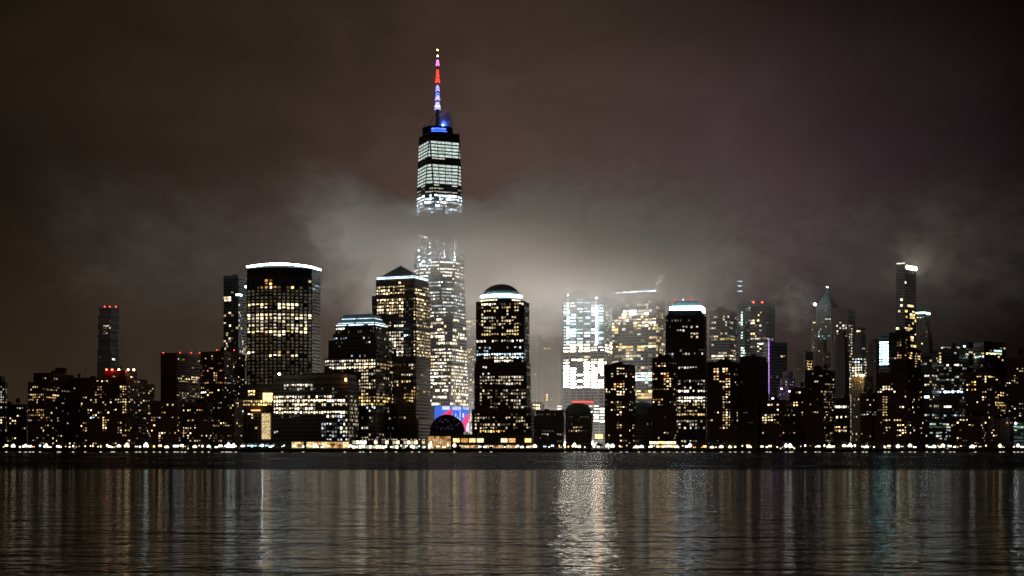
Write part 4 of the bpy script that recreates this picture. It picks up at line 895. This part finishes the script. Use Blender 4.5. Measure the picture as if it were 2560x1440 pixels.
def quay_block(name, label, x0, x1, yt, Y, rows, depth=18, seed=1, wall='granite', cat='building'):
    """low block with large shop windows: rows = [(y0, y1, pitch_px, fill, prob, keys)]"""
    r = random.Random(seed); root = thing(name, label, cat, (X((x0+x1)/2, Y), Y + depth/2, GZ - .2))
    b = MB(); b.hexa([(X(x0, Y), Y, GZ-.3), (X(x1, Y), Y, GZ-.3), (X(x1, Y), Y+depth, GZ-.3), (X(x0, Y), Y+depth, GZ-.3)], [(X(x0, Y), Y, Z(yt, Y)), (X(x1, Y), Y, Z(yt, Y)), (X(x1, Y), Y+depth, Z(yt, Y)), (X(x0, Y), Y+depth, Z(yt, Y))], wall); b.build('wall', root)
    b = MB(); b.box((X((x0+x1)/2, Y), Y + depth/2, Z(yt, Y) + .35), (X(x1, Y)-X(x0, Y) + 1.2, depth + 1.2, .7), 'roofing'); b.build('roof', root)
    fr = MB(); lit = MB()
    for (y0, y1, pit, fill, pr, keys) in rows:
        n = max(1, int((x1-x0)/pit)); ks = keys.split(',')
        for i in range(n):
            a = x0 + (x1-x0)*(i + (1-fill)/2)/n; c = a + (x1-x0)*fill/n
            fr.hexa([tuple(P(a-.5, y1+.5, Y-.25)), tuple(P(a, y1+.5, Y-.25)), tuple(P(a, y1+.5, Y+.05)), tuple(P(a-.5, y1+.5, Y+.05))], [tuple(P(a-.5, y0-.5, Y-.25)), tuple(P(a, y0-.5, Y-.25)), tuple(P(a, y0-.5, Y+.05)), tuple(P(a-.5, y0-.5, Y+.05))], 'black_metal')
            if r.random() > pr: continue
            q = (P(a, y1, Y-.1), P(c, y1, Y-.1), P(c, y0, Y-.1), P(a, y0, Y-.1)); k = r.choice(ks)
            if c - a >= 8: m = MB(); m.quad(*q, k); m.build('window', root)
            else: lit.quad(*q, k)
        fr.strip(v2(P(x0, 0, Y)), v2(P(x1, 0, Y)), Vector((0,-1,0)), Z(y0-.4, Y), Z(y0-1.2, Y), -.05, .5, 'black_metal')
    fr.build('window_frames', root, kind='stuff'); lit.build('lit_windows', root, kind='stuff'); return root
quay_block('podium_building', 'low podium with a row of large golden windows, right of the vaulted hall', 1131, 1330, 1087, 1704, [(1096, 1106, 19, .82, .75, 'Yd,Oc,Wd,O2'), (1113, 1120, 7, .85, .72, 'Yc,Oc,W2,O2,Y2')], seed=4)
quay_block('podium_building', 'low podium with white and pink lit windows, left of the vaulted hall', 880, 1063, 1096, 1702, [(1097.5, 1100, 4, .6, .55, 'N2,W2'), (1102, 1110, 9, .8, .7, 'W2,N3,W3,N1'), (1114, 1121, 8, .8, .6, 'N3,G2,W3')], seed=5)
quay_block('pavilion', 'long golden glass pavilion glowing on the quay below the long office block', 729, 872, 1103, 1690, [(1105, 1120, 7.5, .94, .92, 'Y2,Wc,Yc,O2,Y2')], 14, 6, 'steel_grey', 'pavilion')
quay_block('restaurant', 'bright flat-roofed restaurant with two bands of warm light between brick towers', 1624, 1690, 1103, 1680, [(1104, 1110, 8, .95, 1, 'W3,N3,Y3'), (1114, 1118, 8, .9, .7, 'W3,O3')], 12, 7, 'steel_grey', 'restaurant')
# ferry shed with white canvas roofs and a cold floodlight
root = thing('ferry_terminal', 'ferry shed under peaked white canvas roofs, lit cold white', 'ferry terminal', (X(645, 1660), 1664, GZ - .2))
for i in range(6):
    a = 600 + i*15; b = MB(); z0 = Z(1113, 1658); p = [(X(a, 1658), 1658, z0), (X(a+14.5, 1658), 1658, z0), (X(a+14.5, 1658), 1667, z0), (X(a, 1658), 1667, z0)]
    ap = (X(a+7, 1658), 1662.5, Z(1107, 1658))
    for k in range(4): b.tri(p[k], p[(k+1) % 4], ap, 'white_canvas')
    b.build('canvas_roof', root)
    b = MB(); b.box((X(a+7, 1660), 1660, Z(1114.5, 1660)), (3.6, .5, .8), 'C3' if i % 2 else 'T3'); b.build('strip_light', root)
b = MB()
for i in range(7):
    for yy in (1658.3, 1666.7): b.tube((X(600 + i*15 - .3, 1658), yy, GZ), (X(600 + i*15 - .3, 1658), yy, Z(1113, 1658)), .15, .15, 'steel_grey', 6)
b.build('posts', root, kind='stuff')
b = MB(); b.lathe((X(656, 1656), 1656, Z(1113.5, 1656)), [(.05, -1.1), (1.3, 0), (.05, 1.1)], 'C5', 8); b.build('flood_light', root)

# ------------------------------------------------------------------ sea wall, railing
root = thing('sea_wall', 'long dark stone sea wall along the far shore', 'wall', (0, SHORE, 0))
for i in range(60):
    b = MB(); x0 = -600 + i*20; b.box((x0 + 10, SHORE + .3, (GZ-1)/2 + .2), (19.9, .6 + (i % 3)*.06, GZ + 1.4), 'seawall_stone'); b.build('wall_panel', root)
b = MB(); b.box((0, SHORE + .25, GZ + 1.02), (1200, 1.0, .25), 'concrete'); b.build('coping', root)
rail = thing('railing', 'thin dark railing on top of the sea wall', 'railing', (0, SHORE + .3, GZ + 1.1))
b = MB()
for h in (.45, .95): b.tube((-600, SHORE+.3, GZ+1.1+h), (600, SHORE+.3, GZ+1.1+h), .05, .05, 'black_metal', 5)
for i in range(401): b.box((-600+i*3, SHORE+.3, GZ+1.65), (.07, .07, 1.1), 'black_metal')
b.build('rails', rail, kind='stuff')

# ------------------------------------------------------------------ promenade lamps
LX = [9,16,33,50,58,64,75,83,100,115,125,145,150,164,183,191,213,245,252,271,280,285,297,317,341,350,365,385,400,412,417,437,444,455,463,487,506,522,541,556,565,571,577,584,590,
      612,630,676,705,735,758,775,789,806,822,862,876,890,900,908,926,942,949,965,978,990,1003,1016,1030,1048,1062,1080,1095,1110,1136,1150,1167,1180,1200,1228,1262,1290,1305,1320,1337,1362,1372,1381,1398,
      1413,1421,1436,1448,1462,1485,1496,1519,1527,1531,1552,1567,1590,1597,1604,1623,1636,1657,1671,1692,1707,1725,1736,1755,1762,1780,1790,1803,1825,1838,1856,1868,1873,1905,1917,1925,1943,1965,1975,1980,2002,2013,2039,
      2049,2073,2083,2110,2125,2137,2157,2166,2185,2212,2222,2245,2255,2275,2287,2317,2325,2335,2350,2357,2375,2385,2395,2430,2438,2450,2465,2500,2508,2535,2545,2555]
HALO = {33,64,115,297,317,365,417,487,522,571,577,584,789,876,1030,1136,1305,1337,1436,1448,1519,1531,1590,1604,1692,1725,1768,1780,1803,1825,1873,1965,1975,2073,2125,2166,2245,2275,2335,2357,2430,2500,2545}
def lamp_mesh(key, r, offs=((0,0,0),)):
    b = MB()
    for ox, oy, oz in offs: b.lathe((ox, oy, 3.3 + oz), [(.02,-r), (r*.75,-r*.7), (r,0), (r*.75,r*.7), (.02,r)], key, 8)
    return b.mesh('lamp_globe')
CL = [((0,0,0),), ((-.9,0,0), (.9,0,0)), ((-1.2,0,-.3), (0,0,.5), (1.2,0,-.3)), ((-1.0,0,0), (1.0,0,0), (0,0,1.1), (0,0,-.5)), ((-1.7,0,-.2), (-.6,0,.5), (.6,0,.2), (1.7,0,-.3), (.2,0,1.5))]  # multi-globe sets: extra globes spread out to imitate glare around a lamp
pole_b = MB(); pole_b.lathe((0,0,0), [(.22,0), (.2,.5), (.09,.6), (.07,2.9), (.14,3.0)], 'black_metal', 8); pole_me = pole_b.mesh('pole')
GLOBES = {}
def lamp(px, Y, key, r, label, group, ci=0):
    o = bpy.data.objects.new('street_lamp', None); o.location = (X(px, Y), Y, GZ); o.scale = (1, 1, rr.uniform(.72, 1.32)); COL.objects.link(o); tag(o, label, 'street lamp', group)
    p = bpy.data.objects.new('pole', pole_me); p.parent = o; COL.objects.link(p)
    if (key, r, ci) not in GLOBES: GLOBES[(key, r, ci)] = lamp_mesh(key, r, CL[ci])
    g = bpy.data.objects.new('lamp_globe', GLOBES[(key, r, ci)]); g.parent = o; COL.objects.link(g)
rr = random.Random(77)
rr2 = random.Random(4)
LX2 = sorted(set(LX) | {int(rr2.uniform(5, 2555)) for _ in range(36)})
for px in LX2:
    Y = SHORE + rr.uniform(4, 10)
    if px in HALO: lamp(px, Y, rr.choice(['Ne', 'Nf', 'Sf', 'Wf']), rr.choice([1.0, 1.2]), 'dazzling street lamp on the far promenade with extra globes added as flare', 'dazzling lamps with added flare globes on the promenade', rr.choice([2, 3, 4, 4]))
    else: 
        k = rr.choice(['Nf', 'Ne', 'Wf', 'Ne', 'Cf', 'Of'] if px < 1900 else ['Nf', 'Ne', 'Wf'])
        lamp(px, Y, k, rr.choice([.4, .55, .7, .9, 1.1]), {'N': 'white globe street lamp on the far promenade', 'W': 'warm yellowish globe street lamp on the far promenade', 'C': 'bluish white globe street lamp on the far promenade', 'O': 'small orange globe street lamp on the far promenade'}[k[0]], {'N': 'white', 'W': 'warm', 'C': 'bluish', 'O': 'orange'}[k[0]] + ' lamps on the promenade', rr.choice([0, 0, 1]))
# glowing bars added at the waterline to imitate reflections of the lamps
wb = MB(); wb.box((0,-.25,.0), (2.2,.5,.16), 'N3'); wl = wb.mesh('lamp_glint'); 
wb2 = MB(); wb2.box((0,-.12,.28), (2.9,.5,.16), 'black_metal'); wh_ = wb2.mesh('reflection_cap')
for px in LX:
    if rr.random() < .30 or (600 < px < 1400 and rr.random() < .45): continue
    o = bpy.data.objects.new('lamp_glint', wl); o.location = (X(px, SHORE), SHORE - .1, .45); COL.objects.link(o); tag(o, 'small white bar added as a lamp reflection at the waterline', 'wall light', 'added lamp reflections along the waterline')
    h = bpy.data.objects.new('reflection_cap', wh_); h.parent = o; COL.objects.link(h)

# ------------------------------------------------------------------ promenade trees
def tree_meshes(seed):
    r = random.Random(seed); t = MB(); h = r.uniform(2.2, 3.0)
    t.tube((0,0,0), (.1,.0,h), .24, .16, 'bark', 7); tips = []
    for k in range(6):
        a = k*1.05 + r.uniform(-.3,.3); e = (math.cos(a)*r.uniform(1.2,2.2), math.sin(a)*r.uniform(1.2,2.2), h + r.uniform(1.4,3.0)); t.tube((.1,0,h-.2), e, .12, .04, 'bark', 5); tips.append(Vector(e))
    tips.append(Vector((0,0,h+3.2))); t.tube((.1,0,h-.2), tips[-1], .13, .04, 'bark', 5)
    c = MB()
    for k in range(520):
        p = r.choice(tips) + Vector((r.gauss(0,.8), r.gauss(0,.8), r.gauss(.1,.62))); u = Vector((r.gauss(0,1), r.gauss(0,1), r.gauss(0,1))).normalized()*r.uniform(.14,.3); w = u.orthogonal().normalized()*r.uniform(.12,.26)
        c.quad(p-u, p+w, p+u, p-w, 'leaf')
    return t.mesh('trunk'), c.mesh('crown')
TM = [tree_meshes(s) for s in (3, 14, 25, 36)]
TX = [22,60,108,150,196,232,268,330,378,426,470,515,548,595,690,712,748,770,800,832,850,905,960,1010,1045,1145,1190,1240,1300,1350,1400,1455,1500,1545,1575,1650,1700,1745,1762,1790,1815,1832,1850,1890,1930,1990,2030,2060,2096,2110,2130,2146,2160,2178,2196,2230,2262,2300,2345,2400,2420,2462,2490,2520,2550]
for px in TX:
    Y = SHORE + rr.uniform(12, 22); tr, cr_ = rr.choice(TM); sc = rr.uniform(.8, 1.2) * (1.45 if 2090 < px < 2200 or 1755 < px < 1860 else 1)
    o = bpy.data.objects.new('tree', None); o.location = (X(px, Y), Y, GZ - .25); o.rotation_euler = (0, 0, rr.uniform(0, 6)); o.scale = (sc, sc, sc); COL.objects.link(o)
    tag(o, 'dark leafy tree behind the lamps of the far promenade', 'tree', 'trees along the far promenade')
    for nm, me in (('trunk', tr), ('crown', cr_)):
        c = bpy.data.objects.new(nm, me); c.parent = o; COL.objects.link(c)

# ------------------------------------------------------------------ unseen lamps added behind the front row to brighten the cloud
rr = random.Random(909); b = MB()
for gx in range(-11, 13):
    for gy in range(12):
        if gx > 3 and rr.random() < .9 or gx < -4 and rr.random() < .8: continue
        x = gx*52 + rr.uniform(-14, 14); y = 1930 + gy*56 + rr.uniform(-14, 14)
        if 1395 < CX + x*F/y < 1535 and y < 2160: continue
        b.lathe((x, y, GZ + 8), [(.05, -1.1), (.8, -.7), (1.1, 0), (.8, .7), (.05, 1.1)], 'street', 6); b.tube((x, y, GZ - .3), (x, y, GZ + 7), .12, .1, 'black_metal', 4)
m = bpy.data.materials.new('added_fog_lamp_light'); m.use_nodes = True; t = m.node_tree; t.nodes.clear(); o = nd(t, 'ShaderNodeOutputMaterial'); e = nd(t, 'ShaderNodeEmission')
e.inputs[0].default_value = (1.0, .92, .84, 1); e.inputs[1].default_value = 1350.0; t.links.new(e.outputs[0], o.inputs[0]); MAT['street'] = m
b.build('added_fog_lamps', kind='stuff')

# ------------------------------------------------------------------ low cloud and mist in the inner city (real volumes lit by windows, lamps and the added lamps)
def fog_material(name, build):
    m = bpy.data.materials.new(name); m.use_nodes = True; t = m.node_tree; t.nodes.clear()
    o = nd(t, 'ShaderNodeOutputMaterial'); v = nd(t, 'ShaderNodeVolumePrincipled')
    v.inputs['Color'].default_value = (.97, .945, .92, 1); v.inputs['Anisotropy'].default_value = .25
    t.links.new(v.outputs[0], o.inputs['Volume']); c = nd(t, 'ShaderNodeTexCoord')
    t.links.new(build(t, c.outputs['Object']), v.inputs['Density']); return m
def bank(t, pos):
    s = nd(t, 'ShaderNodeSeparateXYZ'); t.links.new(pos, s.inputs[0]); x, y, z = s.outputs
    mp = nd(t, 'ShaderNodeMapping'); mp.inputs['Scale'].default_value = (.0095, .008, .0125); mp.inputs['Location'].default_value = (1.7, 4.0, .3); t.links.new(pos, mp.inputs[0])
    n = nd(t, 'ShaderNodeTexNoise', i_Scale=1.0, i_Detail=5.0, i_Roughness=.6, i_Distortion=1.1); t.links.new(mp.outputs[0], n.inputs['Vector'])
    wob = math_(t, 'MULTIPLY', math_(t, 'SUBTRACT', n.outputs[0], .5), 130.0)
    up = smooth(t, math_(t, 'ADD', z, wob), 110, 275)            # thickens upwards into the cloud
    dx = math_(t, 'ABSOLUTE', math_(t, 'ADD', x, 100))
    topz = smooth(t, dx, 40, 160, 322, 392)                     # torn open round the highest roof
    top = math_(t, 'SUBTRACT', math_(t, 'ADD', z, math_(t, 'MULTIPLY', wob, .6)), topz)
    topf = smooth(t, top, -16, 20, 1.0, 0.0)
    e2 = vmath(t, 'LENGTH', vmath(t, 'MULTIPLY', vmath(t, 'SUBTRACT', pos, (118, 2030, 246)), (1/165.0, 1/125.0, 1/60.0)))
    wisp2 = math_(t, 'MULTIPLY', smooth(t, math_(t, 'ADD', e2, math_(t, 'MULTIPLY', math_(t, 'SUBTRACT', n.outputs[0], .5), 2.4)), .15, 1.0, 1.0, 0.0), .050)
    ed = vmath(t, 'LENGTH', vmath(t, 'MULTIPLY', vmath(t, 'SUBTRACT', pos, (-80, 1965, 296)), (1/190.0, 1/75.0, 1/42.0)))
    wisp = math_(t, 'MULTIPLY', smooth(t, math_(t, 'ADD', ed, math_(t, 'MULTIPLY', math_(t, 'SUBTRACT', n.outputs[0], .5), 1.5)), .35, 1.0, 1.0, 0.0), .065)
    mid = math_(t, 'MULTIPLY', smooth(t, x, -320, -130), smooth(t, x, 150, 380, 1.0, 0.0))
    mid = math_(t, 'ADD', math_(t, 'MULTIPLY', mid, .90), smooth(t, x, 60, 300, .05, .10))
    den = math_(t, 'MULTIPLY', math_(t, 'POWER', up, 2.2), .0085)
    clump = math_(t, 'MULTIPLY', smooth(t, n.outputs[0], .38, .60, .12, 1.5), smooth(t, y, 2120, 2420, 1.0, .25))
    mq = nd(t, 'ShaderNodeMapping'); mq.inputs['Scale'].default_value = (.026, .02, .036); t.links.new(pos, mq.inputs[0])
    nf = nd(t, 'ShaderNodeTexNoise', i_Scale=1.0, i_Detail=3.0, i_Roughness=.55, i_Distortion=1.2); t.links.new(mq.outputs[0], nf.inputs['Vector'])
    rag = smooth(t, nf.outputs[0], .36, .62, .25, 1.7)
    upper = math_(t, 'MULTIPLY', smooth(t, z, 318, 400, 1.0, .10), rag)
    den = math_(t, 'MULTIPLY', math_(t, 'MULTIPLY', math_(t, 'MULTIPLY', den, clump), mid), upper)
    low = math_(t, 'MULTIPLY', math_(t, 'ADD', math_(t, 'MULTIPLY', mid, .88), .12), .00045)
    def pocket(c, r, d):                                        # shreds of mist caught by the roof floodlights
        e = vmath(t, 'LENGTH', vmath(t, 'MULTIPLY', vmath(t, 'SUBTRACT', pos, c), (1/r, 1/r, .8/r)))
        return math_(t, 'MULTIPLY', math_(t, 'MULTIPLY', smooth(t, e, .1, 1.0, 1.0, 0.0), rag), d)
    wisp2 = math_(t, 'ADD', wisp2, math_(t, 'ADD', pocket((456, 2395, 243), 50.0, .012), pocket((596, 2225, 284), 48.0, .010)))
    return math_(t, 'ADD', math_(t, 'MULTIPLY', math_(t, 'ADD', den, low), topf), math_(t, 'ADD', wisp, math_(t, 'MULTIPLY', wisp2, rag)))
MAT['fog_bank'] = fog_material('fog_bank', bank)
b = MB(); b.hexa([(-640, 1885, GZ+1), (760, 1885, GZ+1), (760, 2600, GZ+1), (-640, 2600, GZ+1)], [(-640, 1885, 440), (760, 1885, 440), (760, 2600, 440), (-640, 2600, 440)], 'fog_bank')
b.build('low_cloud', kind='stuff')
# steam drifting off the highest roof, caught in the blue roof lamp
Ys = 2030.0
rf = bpy.data.objects.get('skyscraper')
b = MB(); b.lathe((X(1108, Ys), Ys - 9, Z(317, Ys)), [(.05, -1.3), (2.0, 0), (.05, 1.3)], 'B6', 8); b.build('roof_lamp', rf)
def puff(t, pos):
    d = vmath(t, 'LENGTH', vmath(t, 'MULTIPLY', vmath(t, 'SUBTRACT', pos, (X(1117, Ys), Ys - 6, Z(303, Ys))), (1/13.0, 1/9.0, 1/17.0)))
    n = nd(t, 'ShaderNodeTexNoise', i_Scale=.12, i_Detail=3.0, i_Distortion=.8); t.links.new(pos, n.inputs['Vector'])
    return math_(t, 'MULTIPLY', smooth(t, math_(t, 'ADD', d, math_(t, 'MULTIPLY', math_(t, 'SUBTRACT', n.outputs[0], .5), 1.6)), .2, .95, 1, 0), .40)
MAT['steam'] = fog_material('steam', puff)
x, z = X(1117, Ys), Z(303, Ys)
b = MB(); b.hexa([(x-13, Ys-16, z-14), (x+14, Ys-16, z-14), (x+14, Ys+4, z-14), (x-13, Ys+4, z-14)], [(x-13, Ys-16, z+17), (x+14, Ys-16, z+17), (x+14, Ys+4, z+17), (x-13, Ys+4, z+17)], 'steam')
b.build('steam', kind='stuff')
